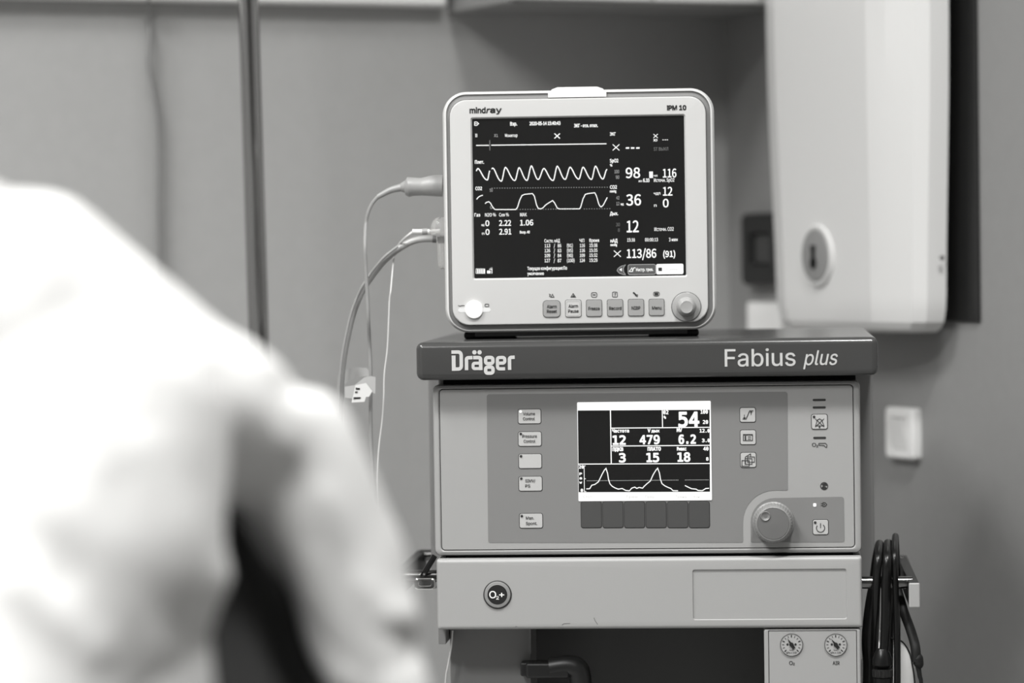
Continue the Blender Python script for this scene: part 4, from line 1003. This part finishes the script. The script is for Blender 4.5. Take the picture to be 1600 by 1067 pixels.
tag(pe, 'person in a white gown bending forward, seen from behind, filling the left foreground', 'person')
for s_ in (-1, 1):
    MB().lathe([(.012, -.004), (.010, .004), (.004, .007), (0, .0075)], Matrix.Translation(hdc+fc*.088+lat*s_*.032+Vector((0, 0, .012))) @ fc.to_track_quat('Z', 'Y').to_matrix().to_4x4(), 16).build('eye', M_wplast, pe)

def vnoise(p, f, seed=0):
    from mathutils import noise
    return noise.noise(Vector((p.x*f+seed, p.y*f, p.z*f)))
def pix(co):
    d = co-EYE; z_ = d.dot(_fw); return (800+F*d.dot(_rt)/z_, 533.5-F*d.dot(_up)/z_)
# folds: drag lines across the back and sleeve, (from, to, width, depth) in the gown's own space
FOLDS = [((Q(455, 600, 1.95)), (Q(330, 1000, 1.9)), .012, -.006), ((Q(240, 700, 1.9)), (Q(330, 930, 1.9)), .012, .003), ((Q(200, 760, 1.9)), (Q(270, 960, 1.9)), .014, -.003),
         ((Q(330, 560, 1.95)), (Q(420, 700, 1.95)), .012, .005), ((Q(60, 900, 1.9)), (Q(160, 1000, 1.9)), .012, .005), ((Q(20, 760, 1.9)), (Q(120, 880, 1.9)), .014, -.003),
         ((Q(545, 962, 1.97)), (Q(720, 978, 2.05)), .014, .008), ((Q(545, 992, 1.97)), (Q(720, 1008, 2.05)), .012, -.011), ((Q(500, 790, 1.97)), (Q(560, 930, 1.97)), .012, .004), ((Q(380, 890, 2.0)), (Q(530, 1067, 2.0)), .010, .007)]
def folds(co):
    s_ = .0018*vnoise(co, 9)+.0008*vnoise(co, 36, 5)
    for (a, b, wd, dp) in FOLDS:
        ab = b-a; t = max(0, min(1, (co-a).dot(ab)/ab.length_squared)); e = (co-(a+ab*t))
        dd = (e-_fw*e.dot(_fw)).length                  # measured across the cloth
        if abs(e.dot(_fw)) < .2: s_ += dp*math.exp(-(dd/wd)**2)
    return s_
# gown over back and shoulder
gown_caps = [(Q(40, 578, 2.03), 290*PS, Q(330, 650, 2.04), 140*PS), (Q(330, 650, 2.04), 140*PS, sh, 110*PS),
             (Q(110, 720, 1.98), 245*PS, Q(95, 900, 1.945), 250*PS), (Q(95, 900, 1.945), 250*PS, Q(20, 1067, 1.91), 224*PS), (Q(20, 1067, 1.91), 224*PS, Q(-70, 1400, 1.84), 220*PS),
             (Q(-180, 760, 2.03), .115, Q(-230, 1000, 2.01), .125), (Q(-230, 1000, 2.01), .125, Q(-250, 1420, 1.98), .12),
             (Q(40, 620, 2.05), .10, shl, .075), (shl, .07, ell, .06), (ell, .06, wrl, .045)]
gown = blob('gown', gown_caps+[(sh, 114*PS, Q(544, 880, 2.06), 98*PS), (Q(544, 880, 2.06), 98*PS, el, 68*PS), (el, 68*PS, el+(wr-el)*.8, .042)], .0065, M_gown, pe, 14, folds)
# dark shirt filling the gap under the arm, standing in for shade
blob('shade_shirt', [(Q(330, 860, 2.15), .05, Q(372, 1010, 2.15), .078), (Q(372, 1010, 2.15), .078, Q(320, 1250, 2.10), .085), (Vector((-.27, 2.07, 1.25)), .085, Vector((-.255, 2.05, 1.08)), .128), (Vector((-.255, 2.05, 1.08)), .128, pel+Vector((.01, .10, .08)), .132), (pel+Vector((-.02, .04, .1)), .14, pel, .135)], .01, M_scrub_and_shade, pe, 5)
blob('trousers', [(pel, .125, pel+Vector((0, 0, -.06)), .12), (hipR, .105, kneR, .075), (kneR, .075, ankR+Vector((0, 0, .02)), .062), (hipL, .105, kneL, .075), (kneL, .075, ankL+Vector((0, 0, .02)), .062)], .012, M_scrub_and_shade, pe, 5)
blob('cap', [(hdc+Vector((0, 0, .035))-fc*.01, .098, hdc+Vector((0, 0, .045))-fc*.03, .098)], .008, M_gown, pe, 4)
for a in (ankR, ankL):
    blob('shoe', [(a+Vector((0, 0, -.045))-FWD*.03, .042, a+FWD*.16+Vector((0, 0, -.053)), .036)], .007, M_black, pe, 4)
